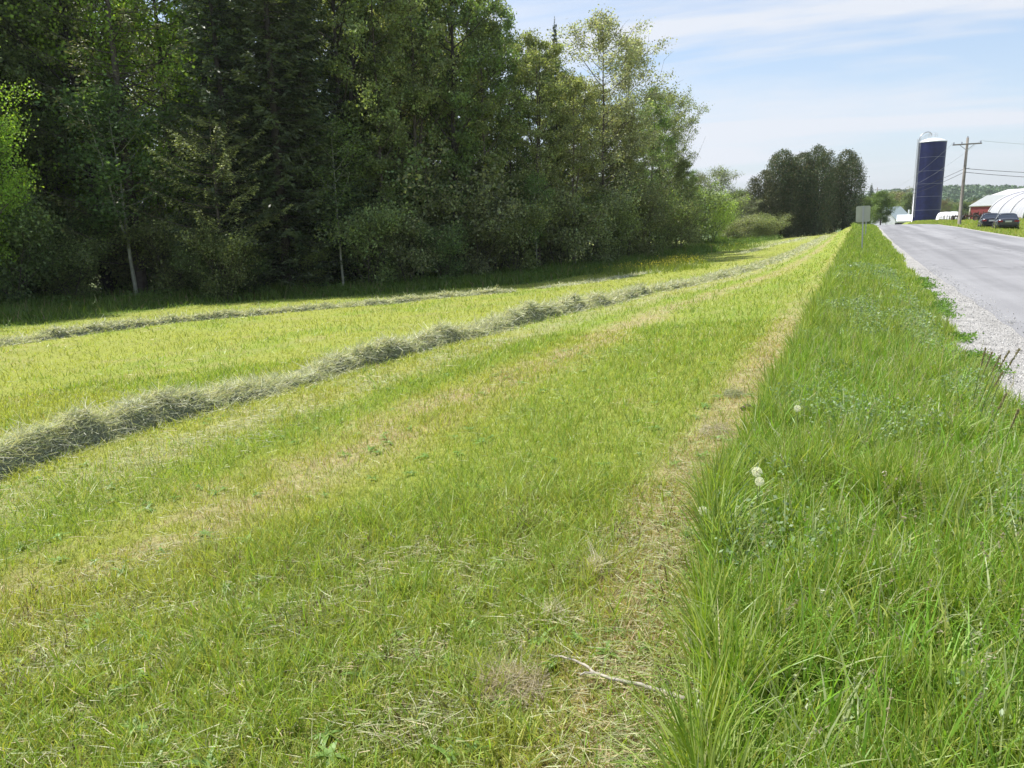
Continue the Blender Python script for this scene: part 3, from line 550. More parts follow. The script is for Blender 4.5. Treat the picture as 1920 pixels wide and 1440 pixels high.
def cedar(seed, H, R, n, col):
    """dense upright column of scale-leaved sprays, several leaders"""
    rng = np.random.default_rng(seed); gt = Geo(); gc = Geo(); tube(gt, [(0, 0, -.3), (0, 0, H * .5), (.1, 0, H * .92)], .22, .02, 8)
    lobes = [(0, 0, 1.0, 1.0)] + [(rng.normal(0, R * .42), rng.normal(0, R * .42), rng.uniform(.8, .98), rng.uniform(.5, .7)) for _ in range(7)]
    for i, (lx, ly, hf, rf) in enumerate(lobes):
        if i: tube(gt, [(0, 0, H * .1), (lx, ly, H * .45), (lx, ly, H * hf * .93)], .08, .01, 5)
        m_ = int(n * rf ** 2 / sum(q[3] ** 2 for q in lobes)); t = rng.random(m_) ** .85; a = rng.uniform(0, 2 * pi, m_)
        pr = np.minimum(1, (t + .25) / .5) * np.minimum(1, ((1.0 - t) / .30 + .01)) ** .5 * R * rf; rad = pr * np.sqrt(rng.uniform(.12, 1, m_)) * (.74 + .45 * fbm(np.cos(a) * 1.9 + 5, np.sin(a) * 1.9 + t * 8, seed + i))
        P = np.stack([lx + rad * np.cos(a), ly + rad * np.sin(a), .1 + t * H * hf], 1)
        P += rng.normal(0, .16, (m_, 3)); D = np.stack([np.cos(a) * .5, np.sin(a) * .5, np.full(m_, .7)], 1) + rng.normal(0, .6, (m_, 3)); D /= np.linalg.norm(D, axis=1)[:, None]
        cc = np.array(col)[None] * (.55 + .9 * fbm(np.cos(a) * 2.5 + 4, np.sin(a) * 2.5 + t * 12, seed + 9 + i))[:, None] * rng.uniform(.7, 1.3, (m_, 1)); br = rng.random(m_) < .2; cc[br] = np.array([.15, .13, .08]) * rng.uniform(.7, 1.3, (br.sum(), 1))
        leaves(gc, P, rng.uniform(.12, .30, m_), cc, rng, .45, axis=D)
    for j in range(14):
        z0 = rng.uniform(.2, .8) * H; a = rng.uniform(0, 2 * pi); tube(gt, [(0, 0, z0), (cos(a) * R * .8, sin(a) * R * .8, z0 + R * .5)], .03, .006, 4)
    return gt.mesh('trunk', M_barkd), gc.mesh('crown', M_needle), H

AS = (.20, .25, .10); PO = (.14, .195, .07); SI = (.30, .32, .21); MA = (.23, .34, .05); SH = (.20, .25, .10)
K = {
 'aspen': [leafy(1, 16, .16, 2.3, 38, 21000, .135, .14, AS, M_bark), leafy(2, 16, .22, 2.1, 36, 20000, .13, .12, (.18, .245, .09), M_bark, lean=.5), leafy(12, 16, .12, 2.6, 42, 23000, .14, .15, (.225, .26, .115), M_bark, fork=1)],
 'poplar': [leafy(3, 17, .22, 3.1, 42, 24000, .15, .22, PO, M_barkd, fork=1), leafy(4, 17, .26, 2.8, 38, 21000, .15, .24, (.13, .175, .06), M_barkd)],
 'silver': [leafy(5, 16, .25, 3.3, 50, 16000, .14, .13, SI, M_bark, sig=.25, patch=.7), leafy(6, 13, .22, 3.2, 46, 14500, .145, .11, (.22, .26, .13), M_bark, sig=.25, patch=.6)],
 'maple': [leafy(7, 14, .15, 3.6, 44, 30000, .12, .2, MA, M_bark, asp=.85, sig=.32, bot=.4, rise=(.2, .7), tipc=(.25, .40, .06))],
 'roundmaple': [leafy(8, 8, .10, 3.3, 36, 24000, .17, .2, (.13, .18, .065), M_bark, asp=.85, sig=.35, bot=.3, rise=(.1, .6), patch=.1)],
 'spruce': [conifer(9, 18, .04, 3.3, .42, 7, (.055, .082, .04), M_barkd, tipc=(.095, .125, .055)), conifer(10, 18, .05, 2.9, .42, 7, (.065, .09, .038), M_barkd, droop=.5, tipc=(.10, .13, .06))],
 'hemlock': [conifer(11, 17, .10, 4.3, .62, 5, (.12, .135, .06), M_bark, tr=.28, droop=.10, frond=.5, fl=.12, dens=.85, power=.55, irregular=.4, tipc=(.25, .27, .10), gap=.18)],  # yellowish sunlit bough tips put into the needle colour
 'lowhemlock': [conifer(31, 9, .30, 3.6, .75, 6, (.16, .19, .075), M_bark, tr=.13, droop=.02, frond=.5, fl=.11, dens=1.6, power=.3, irregular=.3, tipc=(.42, .46, .17), gap=.1)],  # tip colour paints the sun caught by the bough ends
 'sapling': [leafy(13, 7.5, .36, 2.0, 24, 9000, .12, .07, (.13, .22, .075), M_barkp, fork=1, sig=.24), leafy(14, 7.5, .30, 1.3, 20, 5500, .095, .05, (.14, .22, .07), M_barkp, sig=.22)],
 'shrub': [leafy(15, 3.4, .04, 1.8, 28, 9000, .11, .05, SH, M_bark, stems=4, sig=.22), leafy(16, 3.4, .04, 1.6, 26, 8500, .105, .05, (.15, .21, .08), M_bark, stems=5, sig=.22, patch=.5), leafy(17, 3.4, .04, 1.9, 30, 8500, .115, .05, (.21, .24, .12), M_bark, stems=4, sig=.24, patch=.6)],
 'willow': [leafy(18, 4.2, .04, 2.0, 40, 20000, .10, .06, (.29, .37, .09), M_bark, stems=6, asp=.4, sig=.22, patch=.1, bot=.35)],
 'cedar': [cedar(19, 12, 2.9, 30000, (.080, .105, .05)), cedar(20, 12, 2.6, 28000, (.092, .105, .055)), cedar(23, 12, 3.1, 30000, (.078, .102, .048))],
 'greytree': [leafy(21, 9, .2, 2.6, 34, 11000, .13, .13, (.17, .19, .12), M_bark, sig=.3, patch=.5)],
 'browntree': [leafy(22, 9, .15, 2.8, 30, 9000, .17, .15, (.18, .165, .09), M_bark, sig=.35, patch=.3)],
}
NAME = dict(aspen='aspen_tree', poplar='poplar_tree', silver='birch_tree', maple='maple_tree', roundmaple='maple_tree', spruce='spruce_tree', hemlock='hemlock_tree', lowhemlock='hemlock_tree', sapling='sapling', shrub='shrub', willow='willow_bush', cedar='cedar_tree', greytree='leafy_tree', browntree='leafy_tree')
trng = np.random.default_rng(77)
def tree(kind, x, y, H, label, var=None, group=None, wide=1.0, rot=None, cat='tree'):
    v = K[kind][trng.integers(len(K[kind])) if var is None else var]; s = H / v[2]
    e = empty(NAME[kind], (x, y, float(terr(x, y))), trng.uniform(0, 2 * pi) if rot is None else rot); e.scale = (s * wide, s * wide, s)
    link('trunk', v[0], e); link('crown', v[1], e); tag(e, label, cat, group); return e
_ea = np.arctan2(EDGE[:, 0], EDGE[:, 1]); _er = np.hypot(EDGE[:, 0], EDGE[:, 1]); _o = np.argsort(_ea)
def on_edge(px, off=0, py=520):
    q = at(px, py, 1.0); az = math.atan2(q[0], q[1]); d = np.interp(az, _ea[_o], _er[_o]) + off; return d * sin(az), d * cos(az), d
def forest(kind, px, off, H=None, ytop=None, label='', **kw):
    x, y, d = on_edge(px, off)
    if ytop is not None: H = at(px, ytop, d)[2] - float(terr(x, y))
    return tree(kind, x, y, H, label, **kw)
F = forest
F('maple', -40, -1.5, 11.5, label='bright yellow green maple, leftmost tree in front of the wood', wide=.85)
F('hemlock', 262, .8, 19, label='old hemlock with a thick leaning trunk and long layered boughs behind the forked sapling', rot=.3)
F('lowhemlock', 420, -1.6, 8.2, label='low spreading hemlock with pale sunlit tips on boughs that reach out over the shade', rot=2.0, wide=1.05)
F('sapling', 252, -.8, 9.2, label='forked sapling with a pale trunk at the foot of the old hemlock', var=0, wide=1.25, group='pale stemmed saplings')
F('spruce', 455, .2, 20, label='tall dark spruce, left one of the dark pair of spruces', var=0, group='dark spruces')
F('spruce', 540, -.3, 21, label='massive near black spruce with drooping boughs reaching the ground', var=1, wide=1.2, group='dark spruces')
F('spruce', 598, 1.0, 19, label='slimmer dark spruce half hidden behind the near black one', var=0, group='dark spruces')
F('maple', 345, 4.0, 19, label='sunlit yellow green tree glowing between the old hemlock and the dark spruces')
F('maple', 130, 7.5, 19, label='leafy tree lit from behind between the left maple and the old hemlock')
F('poplar', 660, 1.8, 19, label='poplar with a forked black trunk beside the dark spruces', var=0)
F('sapling', 640, -.6, 8.3, label='slender aspen sapling with a thin white stem before the forked poplar', var=1, wide=1.3, group='pale stemmed saplings')
F('aspen', 725, 1.2, 18, label='grey green aspen between the forked poplar and the straight black trunk', var=0)
F('aspen', 790, 2.2, 18.5, label='leafy aspen crowding the left side of the straight black trunk', var=2)
F('poplar', 858, .8, 18.5, label='tall poplar with a straight black trunk at the middle of the wood', var=1, wide=.9)
F('aspen', 915, 1.0, ytop=-25, label='tall aspen just right of the straight black trunk', var=0)
F('aspen', 962, 2.6, ytop=15, label='aspen whose narrow top stands at the corner of the sky', var=1, wide=.8)
F('aspen', 1010, .3, ytop=62, label='light green aspen with a rounded top below the notch in the skyline', var=2)
F('spruce', 1048, 4.0, ytop=42, label='thin dark spruce poking above the aspens at the skyline', var=1, wide=.55, group='dark spruces')
F('aspen', 1075, -.6, ytop=135, label='full yellow green aspen in front of the silvery birch', var=2)
F('silver', 1130, 1.5, ytop=36, label='tall silvery birch with a see through crown against the sky', var=0, wide=1.15)
F('silver', 1178, .8, ytop=80, label='silvery birch with a leaning dark stem, right of the tallest birch', var=0, wide=.9)
F('aspen', 1215, 0, ytop=165, label='small aspen filling the gap between the birches', var=1)
F('silver', 1236, 2.5, ytop=182, label='open crowned birch second from the right end of the wood', var=1, wide=.9)
F('silver', 1268, 1.0, ytop=186, label='airy birch with ragged side branches at the right end of the wood', var=1, wide=.72)
F('aspen', 1180, -1.0, ytop=215, label='dense low aspen under the leaning birch', var=2, wide=.85)
F('aspen', 1275, -.5, ytop=300, label='dull green young tree under the right end birches', var=0, wide=1.2)
F('willow', 1330, -3.5, ytop=366, label='round bright green willow bush at the end of the wood', cat='bush', wide=1.0)
F('greytree', 1345, 14, ytop=322, label='grey green thin crowned tree behind the round willow bush')
F('greytree', 1306, 12, ytop=330, label='grey thin tree standing just left behind the willow bush', wide=.8)
F('roundmaple', 1378, 18, ytop=362, label='low green tree in the gap between willow bush and cedars')
F('roundmaple', 1405, 12, ytop=380, label='dark rounded tree at the foot of the leftmost cedar')
for px, o, st, v, lb in ((1006, -1.2, 330, 1, 'straight thin white stem before the light green aspen'), (728, -.3, 400, 1, 'small pale stem left of the straight black trunk'), (1080, -.9, 370, 1, 'thin pale sapling under the full aspen'), (1128, -.7, 370, 1, 'thin pale sapling under the tallest birch'), (1160, -1.0, 390, 1, 'short pale sapling under the leaning birch')):
    F('sapling', px, o, ytop=st, label=lb, var=v, group='pale stemmed saplings')
# shrubs along the edge
for px, o, H, v, lb in ((20, -.8, 4.5, 1, 'dark leafy shrub under the leftmost maple'), (130, -.3, 3.0, 0, 'deep shaded shrub left of the old hemlock'), (325, -.4, 3.6, 0, 'dense green shrub at the right foot of the forked sapling'), (365, .3, 2.4, 1, 'low shrub below the spreading hemlock'), (425, -2.6, 3.1, 0, 'shrub hiding the stem of the low spreading hemlock'), (392, -2.3, 2.6, 1, 'small shrub left of the low spreading hemlock'), (470, -.7, 2.2, 1, 'dim shrub with thin stems before the spruces'), (580, -.2, 2.4, 0, 'dim shrub at the foot of the slimmer spruce'), (690, -.8, 4.2, 0, 'leafy shrub right of the slender white stem'), (765, -.5, 3.6, 2, 'grey green shrub left of the middle black trunk'), (830, -.8, 3.2, 1, 'low shrub at the foot of the middle black trunk'), (900, -.6, 4.4, 2, 'pale mottled shrub right of the middle black trunk'), (965, -.8, 4.2, 0, 'tall shrub left of the straight white stem'), (1045, -.6, 4.8, 2, 'pale shrub right of the straight white stem'), (1105, -1.0, 4.2, 2, 'silvery shrub below the tallest birch'), (1150, -1.2, 3.9, 0, 'rounded shrub below the leaning birch'), (1190, -1.4, 4.6, 2, 'broad sunlit shrub near the yellow weeds'), (1235, -1.4, 4.4, 0, 'shrub directly behind the yellow weeds'), (1270, -2.2, 4.0, 2, 'shrub leaning into the round willow bush')):
    F('shrub', px, o, H, label=lb, var=v, group='shrubs along the edge of the wood', cat='shrub')
# the wood behind: one cannot tell these apart in the photo
def back(kind, px, off, H, label, grp, **kw):
    reg = 'behind the leftmost maple' if px < 150 else 'behind the old hemlock' if px < 400 else 'behind the dark spruces' if px < 660 else 'behind the middle black trunk' if px < 940 else 'behind the birches at the far end'
    d_ = 'deep in the wood' if off > 8 else 'just inside the wood'
    return F(kind, px, off, H, label=label.split(' standing')[0].split(' inside')[0] + ' ' + d_ + ' ' + reg, group=grp + ' ' + reg, **kw)
for row, (o0, o1, stepx) in enumerate(((3.5, 6, 74), (7, 11, 70), (12, 17, 72), (19, 26, 76))):
    px = -330 + 31 * row
    while px < (1010, 1000, 985, 930)[row]:
        k = ('aspen', 'poplar', 'spruce', 'aspen', 'poplar')[trng.integers(5)] if row < 2 else ('spruce', 'aspen', 'spruce')[trng.integers(3)]
        if row < 2 and (240 < px < 400): px += stepx; continue
        H = trng.uniform(16.5, 20.5)
        if px > 880: H = trng.uniform(13.5, 15)
        back(k, px + trng.uniform(-20, 20), trng.uniform(o0, o1), H, {'aspen': 'grey green aspen standing inside the wood behind the front row', 'poplar': 'dark leafed poplar standing inside the wood behind the front row', 'spruce': 'dark spruce standing inside the wood behind the front row'}[k], {'aspen': 'aspens inside the wood', 'poplar': 'poplars inside the wood', 'spruce': 'spruces inside the wood'}[k])
        px += stepx
for px, H in ((1040, 13.5), (1065, 13), (1085, 12), (1120, 12.5), (1145, 11.5), (1165, 11), (1190, 10.5), (1205, 10.5), (1230, 10), (1245, 9.5), (1265, 8.5), (1290, 7.5), (1310, 6.5), (1335, 5.5)):
    back('aspen', px, trng.uniform(4, 9), H, 'grey green aspen standing inside the wood behind the front row', 'aspens inside the wood')
for px in range(-300, 1330, 50):
    back('shrub', px + trng.uniform(-15, 15), trng.uniform(2.5, 6), trng.uniform(3.2, 4.8) if px < 640 else trng.uniform(4.2, 6.5), 'shaded undergrowth shrub inside the wood', 'shrubs inside the wood', cat='shrub', wide=1.2)
# trees off to the left that shade the near edge
for i, (x, y) in enumerate(((-37, -4), (-38, 4), (-40, 11), (-36, 14), (-42, -10), (-44, 6))):
    tree(('poplar', 'spruce', 'aspen')[i % 3], x, y, 18, {0: 'dark leafed poplar standing inside the wood behind the front row', 1: 'dark spruce standing inside the wood behind the front row', 2: 'grey green aspen standing inside the wood behind the front row'}[i % 3], group=('poplars inside the wood', 'spruces inside the wood', 'aspens inside the wood')[i % 3])
# the dark cedars across the end of the field
def far(kind, px, ybase_d, ytop, label, dz=0, **kw):
    q = at(px, 430, ybase_d); return tree(kind, q[0], q[1], at(px, ytop, ybase_d)[2] - float(terr(q[0], q[1])), label, **kw)
G = 'dark cedars across the end of the field'
far('cedar', 1432, 103, 322, 'short brownish cedar at the left end of the dark clump', group=G, var=1, wide=1.2)
far('cedar', 1462, 105, 284, 'tall dark cedar with a broad dome, second from left in the clump', group=G, var=0, wide=1.05)
far('cedar', 1497, 108, 290, 'dark cedar in the middle of the clump with a slightly lower top', group=G, var=1, wide=1.0)
far('cedar', 1526, 106, 276, 'tallest narrow topped dark cedar, just left of the slit in the clump', group=G, var=0, wide=.85)
far('cedar', 1580, 109, 284, 'broad cedar right of the slit, at the right end of the clump', group=G, var=2, wide=1.05)
far('cedar', 1556, 116, 318, 'lower cedar seen in the slit of the dark clump', group=G, var=1, wide=.8)
far('cedar', 1480, 116, 320, 'lower cedar filling in behind the left half of the clump', group=G, var=2)
far('greytree', 1392, 98, 372, 'soft green small tree joining the willow bush and the cedars', wide=1.2)
far('shrub', 1415, 97, 408, 'low soft green shrub left of the dark cedars', cat='shrub', wide=1.5, group='shrubs before the cedars')
far('shrub', 1378, 92, 412, 'low shrub right beside the round willow bush', cat='shrub', wide=1.6, group='shrubs before the cedars')
far('shrub', 1440, 99, 408, 'green shrub at the left foot of the dark cedars', cat='shrub', wide=1.5)
far('spruce', 1628, 190, 345, 'small pointed spruce rising behind the roadside maple', var=0, wide=1.1)
far('roundmaple', 1650, 128, 362, 'round crowned maple by the roadside before the white house', wide=.95)
far('roundmaple', 1618, 134, 372, 'leafy maple squeezed between the cedars and the roadside maple', wide=.8)
far('browntree', 1676, 300, 362, 'brownish tree behind the white house roof', wide=1.1)
far('roundmaple', 1704, 285, 366, 'dark green tree at the left foot of the blue silo', wide=.9)
far('browntree', 1690, 330, 366, 'pale brown tree between the house and the blue silo', wide=1.0)
for i, px in enumerate((1764, 1776, 1789, 1802, 1822, 1842)): far('browntree' if i % 2 == 0 else 'roundmaple', px, 340 + 12 * (i % 3), 378 + (i * 5) % 6, 'brown green tree in the row behind the white covered bunk', group='row of trees behind the farmyard', wide=.9)

# ---------------------------------------------------------------- hills
def hillz(x, y):
    d = np.hypot(x, y); az = np.arctan2(x, y)
    r1 = 25 + 7 * (fbm(az * 7 + 3, az * 0, 4) - .5) + 2 * np.sin(az * 5 + 2.2) - 100 * np.clip(az - .12, 0, .12); r2 = 14 + 12 * (fbm(az * 9 + 8, az * 0, 6) - .5)
    z = -9 + (r1 + 9) * S(760, 1300, d) + (r2 + 2) * np.exp(-((d - 700) / 130) ** 2) * .55 + 7 * (fbm(x * .008, y * .008, 19) - .5) * S(450, 700, d)
    return z
aa = np.linspace(radians(-75), radians(60), 260); dd = np.linspace(430, 1500, 60)
A_, D_ = np.meshgrid(aa, dd, indexing='ij'); hx, hy = (np.sin(A_) * D_).ravel(), (np.cos(A_) * D_).ravel()
g = Geo(); g.add(np.stack([hx, hy, hillz(hx, hy)], 1), grid_faces(260, 60)[:, ::-1]); tag(g.obj('hills', mat('hill_meadow', (.10, .15, .05), .95, var=.3, scale=.02), smooth=True), kind='structure')
rng = np.random.default_rng(40)
n = 9000; az = np.where(rng.random(n) < .6, rng.uniform(radians(2), radians(16), n), rng.uniform(radians(-60), radians(40), n)); d = rng.uniform(520, 1380, n); k = rng.random(n) < .35 + 1.1 * S(.4, .6, fbm(np.sin(az) * d * .01, d * .01, 33)); az, d = az[k], d[k]; n = len(az)
cx_, cy_ = np.sin(az) * d, np.cos(az) * d; hh = rng.uniform(6, 12, n); nl = 34
P = np.stack([cx_, cy_, hillz(cx_, cy_)], 1)[:, None] + (rand_unit(rng, n * nl).reshape(n, nl, 3) * np.array([1, 1, 1.15]) * (hh * .5)[:, None, None]) + np.array([0, 0, 1.]) * (hh * .55)[:, None, None]
c = np.array([.085, .135, .06]) * rng.uniform(.55, 1.6, (n, 1, 1)) * rng.uniform(.8, 1.2, (n, nl, 1)); g = Geo(); leaves(g, P.reshape(-1, 3), np.repeat(rng.uniform(2.2, 4.2, n), nl), c.reshape(-1, 3), rng, .9)
tag(g.obj('distant_wood', M_needle), kind='stuff', label='hazy wooded hillside on the horizon')

# ---------------------------------------------------------------- blue silo
q = at(1735, 418, 225); SX, SY = q[0], q[1]; zb = float(terr(SX, SY)); zt = at(1746, 267, 225)[2]; Hs = zt - zb; Rs = 3.2
M_blue = mat('navy_enamel_steel', (.006, .010, .078), .5, 0, var=.25, scale=1.2, spec=.3)
M_rib = mat('pale_sheet_joint', (.13, .135, .21), .4)
silo = empty('silo', (SX, SY, zb)); tag(silo, 'tall dark blue steel silo with a white domed roof beyond the crest of the road', 'silo')
def lathe(g, prof, sides=48, col=(1, 1, 1), m=0):
    prof = np.asarray(prof, float); th = np.arange(sides) * 2 * pi / sides
    v = np.stack([prof[:, None, 0] * np.cos(th), prof[:, None, 0] * np.sin(th), np.repeat(prof[:, 1:2], sides, 1)], -1); i = np.arange(len(prof) - 1)[:, None] * sides; j = np.arange(sides)[None]; j2 = (j + 1) % sides
    g.add(v.reshape(-1, 3), np.stack([i + j, i + j2, i + sides + j2, i + sides + j], -1).reshape(-1, 4), col, m)
g = Geo(); prof = []
ns = 15
for i in range(ns):
    z0, z1 = Hs * i / ns, Hs * (i + 1) / ns; prof += [(Rs + .015, z0), (Rs + .015, z0 + .05), (Rs, z0 + .06), (Rs, z1 - .01)]
lathe(g, prof, 56); g.obj('shell', M_blue, silo, smooth=False)
g = Geo(); lathe(g, [(Rs + .12, Hs - .05), (Rs + .12, Hs + .08), (Rs * .97, Hs + .28), (Rs * .7, Hs + .65), (Rs * .42, Hs + .92), (Rs * .16, Hs + 1.04), (.02, Hs + 1.06)], 56); g.obj('roof', mat('white_roof_metal', (.78, .79, .8), .4, var=.05), silo, smooth=True)
for f in (.20, .36, .51, .66, .82):
    g = Geo(); lathe(g, [(Rs + .02, Hs * f), (Rs + .06, Hs * f), (Rs + .06, Hs * f + .10), (Rs + .02, Hs * f + .10)], 56); g.obj('band', M_rib, silo)
g = Geo()
for k in range(40):
    a = k * 2 * pi / 40; box(g, ((Rs + .03) * cos(a), (Rs + .03) * sin(a), Hs * .055), (.06, .06, Hs * .11), R=rotz(a))
g.obj('base_ribs', M_blue, silo)
g = Geo(); az = math.atan2(-cos(YAW), sin(YAW)); th0 = pi + .38   # left side as seen from the field
lx, ly = (Rs + .25) * cos(th0), (Rs + .25) * sin(th0); tx, ty = -sin(th0), cos(th0); gp = Geo()
tube(gp, [(lx, ly, Hs * .03), (lx, ly, Hs + .3)] + [(lx * cc, ly * cc, Hs + .3 + hh_) for cc, hh_ in ((.95, .9), (.82, 1.6), (.62, 2.05), (.4, 2.25), (.22, 2.1), (.12, 1.7), (.1, 1.35))], .13, .13, 8, col=(1, 1, 1)); gp.obj('filler_pipe', M_galv, silo, smooth=True)
l2x, l2y = (Rs + .35) * cos(th0 + .22), (Rs + .35) * sin(th0 + .22); dx_, dy_ = cos(th0 + .22), sin(th0 + .22)
for s_ in (-.22, .22): tube(g, [(l2x - dy_ * s_, l2y + dx_ * s_, 2.5), (l2x - dy_ * s_, l2y + dx_ * s_, Hs + 1)], .035, .035, 4)
for zz in np.arange(2.6, Hs + .9, .32): tube(g, [(l2x - dy_ * .22, l2y + dx_ * .22, zz), (l2x + dy_ * .22, l2y - dx_ * .22, zz)], .02, .02, 4)
g.obj('ladder', M_galv, silo); g = Geo()
for zz in np.arange(3.6, Hs + 1.0, .75):
    ph = np.linspace(-1.9, 1.9, 9); tube(g, [(l2x + dx_ * (.35 + .42 * cos(p_)) , l2y + dy_ * (.35 + .42 * cos(p_)) , zz) if False else (l2x + dx_ * (.3 + .4 * cos(p_)) - dy_ * .4 * sin(p_), l2y + dy_ * (.3 + .4 * cos(p_)) + dx_ * .4 * sin(p_), zz) for p_ in ph], .035, .035, 4)
for p_ in (-.8, 0, .8): tube(g, [(l2x + dx_ * (.3 + .4 * cos(p_)) - dy_ * .4 * sin(p_), l2y + dy_ * (.3 + .4 * cos(p_)) + dx_ * .4 * sin(p_), z_) for z_ in (3.6, Hs + .9)], .03, .03, 4)
g.obj('ladder_cage', M_galv, silo); g = Geo()
for k in range(9):
    f = k / 8; a = th0 + .1; px_, py_ = Rs * (1 - f * .8) * cos(a), Rs * (1 - f * .8) * sin(a); zz = Hs + .1 + 1.3 * (1 - (1 - f * .8) ** 2) ; tube(g, [(px_, py_, zz), (px_, py_, zz + .8)], .025, .025, 4)
tube(g, [(Rs * (1 - f * .8) * cos(th0 + .1), Rs * (1 - f * .8) * sin(th0 + .1), Hs + .9 + 1.3 * (1 - (1 - f * .8) ** 2)) for f in np.linspace(0, 1, 8)], .025, .025, 4)
ph = np.linspace(0, 2 * pi, 13)
for h_ in (1.7, 2.15): tube(g, [(.95 * cos(p_), .95 * sin(p_), Hs + h_) for p_ in ph], .025, .025, 4)
for p_ in ph[:-1:2]: tube(g, [(.95 * cos(p_), .95 * sin(p_), Hs + 1.1), (.95 * cos(p_), .95 * sin(p_), Hs + 2.15)], .025, .025, 4)
g.obj('roof_railing', M_galv, silo)

# ---------------------------------------------------------------- utility pole and wires
q = at(1798, 426, 88); pxx, pyy = q[0] , q[1]; zb = float(terr(pxx, pyy)); top = at(1813.5, 258, 88)[2]; Hp = top - zb
view = math.atan2(pxx, pyy)
def pole(x, y, zb, H, ang, label):
    e = empty('utility_pole', (x, y, zb), ang); tag(e, label, 'utility pole', 'utility poles along the road')
    g = Geo(); tube(g, [(0, 0, -.2), (0, 0, H * .5), (0, 0, H)], .17, .11, 12); g.obj('shaft', M_wood, e, smooth=True)
    g = Geo(); box(g, (0, -.16, H - .62), (2.45, .10, .12)); g.obj('crossarm', M_wood, e)
    for s in (-1, 1):
        g = Geo(); tube(g, [(s * .62, -.17, H - .66), (0, -.14, H - 1.2)], .028, .028, 5); g.obj('brace', M_galv, e)
    for xx in (-1.12, -.45, 1.12):
        g = Geo(); lathe(g, [(.0, 0), (.05, 0), (.03, .05), (.055, .09), (.03, .13), (.045, .17), (0, .19)], 10); o = g.obj('insulator', M_rib, e); o.location = (xx, -.16, H - .56)
    g = Geo(); lathe(g, [(.0, 0), (.05, 0), (.03, .05), (.055, .09), (.03, .13), (0, .15)], 10); o = g.obj('insulator', M_rib, e); o.location = (0, 0, H)
    g = Geo(); tube(g, [(.12, -.05, H - 2.9), (.38, -.05, H - 2.9), (.38, -.05, H - 2.75)], .03, .03, 5); g.obj('bracket', M_galv, e)
    return e
e = pole(pxx, pyy, zb, Hp, -view, 'weathered wooden utility pole with a crossarm standing by the parked cars')
q2 = at(1640, 420, 250); z2 = float(terr(q2[0], q2[1])); H2 = at(1640, 352, 250)[2] - z2
pole(q2[0], q2[1], z2, H2, -view, 'second utility pole far down the road beyond the maple')
def wire(name, a, b, sag, label, r=.012):
    t_ = np.linspace(0, 1, 25); P = a[None] * (1 - t_)[:, None] + b[None] * t_[:, None]; P[:, 2] -= sag * 4 * t_ * (1 - t_); g = Geo(); tube(g, P, r, r, 4)
    tag(g.obj('overhead_wire', M_dark if r > .015 else M_galv), label, 'wire', 'overhead wires of the utility pole')
R_ = rotz(-view); P1 = lambda x, h: np.array([pxx, pyy, zb]) + R_ @ np.array([x, -.16, h]); P2 = lambda x, h: np.array([q2[0], q2[1], z2]) + R_ @ np.array([x, -.16, h])
wire('w', P1(-1.12, Hp - .38), P2(-1.12, H2 - .38), 2.2, 'thin wire from the left end of the crossarm past the silo')
wire('w', P1(1.12, Hp - .38), P2(1.12, H2 - .38), 2.2, 'thin wire from the right end of the crossarm past the silo')
wire('w', P1(0, Hp * .655), P2(0, H2 - 2.4), 1.0, 'upper communication cable running left from the pole', .022)
wire('w', P1(0, Hp * .615), P2(0, H2 - 3.1), 1.2, 'lower communication cable running left from the pole', .022)
wire('w', P1(0, Hp * .655), at(2300, 318, 105), .5, 'upper communication cable running right over the farmyard', .022)
wire('w', P1(0, Hp * .615), at(2300, 326, 105), .6, 'lower communication cable running right over the farmyard', .022)
wire('w', P1(1.12, Hp - .38), at(2300, 262, 105), .6, 'thin wire from the crossarm running right over the farmyard')

# ---------------------------------------------------------------- road sign seen from behind
def sign(px, d, yt, yb_panel, wid, label, ybot=462):
    b = at(px, ybot, d); zb = float(terr(b[0], b[1])); t_ = at(px, yt, d)[2] - zb; pb = at(px, yb_panel, d)[2] - zb
    e = empty('road_sign', (b[0], b[1], zb), -.02); e.rotation_euler = (0, radians(-2.2), radians(2)); tag(e, label, 'road sign', 'road signs on the verge')
    g = Geo(); box(g, (0, 0, t_ / 2 - .12), (.055, .035, t_ + .2)); g.obj('post', M_galv, e)
    bm = bmesh.new(); r = .06; hw = wid / 2; h0, h1 = pb, t_
    vs = []
    for (cx_, cz_, a0) in ((hw - r, h1 - r, 0), (-hw + r, h1 - r, 90), (-hw + r, h0 + r, 180), (hw - r, h0 + r, 270)):
        for k in range(6): a = radians(a0 + k * 18); vs.append(bm.verts.new((cx_ + r * cos(a), .03, cz_ + r * sin(a))))
    f = bm.faces.new(vs); ex = bmesh.ops.extrude_face_region(bm, geom=[f]); bmesh.ops.translate(bm, verts=[v for v in ex['geom'] if isinstance(v, bmesh.types.BMVert)], vec=(0, .004, 0)); bmesh.ops.recalc_face_normals(bm, faces=bm.faces)
    me = bpy.data.meshes.new('panel'); bm.to_mesh(me); bm.free(); me.materials.append(mat('bare_aluminium', (.42, .43, .36), .6, .1, var=.06, scale=3)); link('panel', me, e)
    for z_ in (h0 + .15, h1 - .15):
        g = Geo(); tube(g, [(0, -.03, z_), (0, .0, z_)], .018, .018, 8); g.obj('bolt', M_galv, e)
sign(1617, 36, 386, 416, .56, 'blank grey back of a square road sign on a thin post in the verge')
sign(1624, 58, 398, 412, .42, 'smaller road sign mostly hidden behind the near sign', ybot=430)

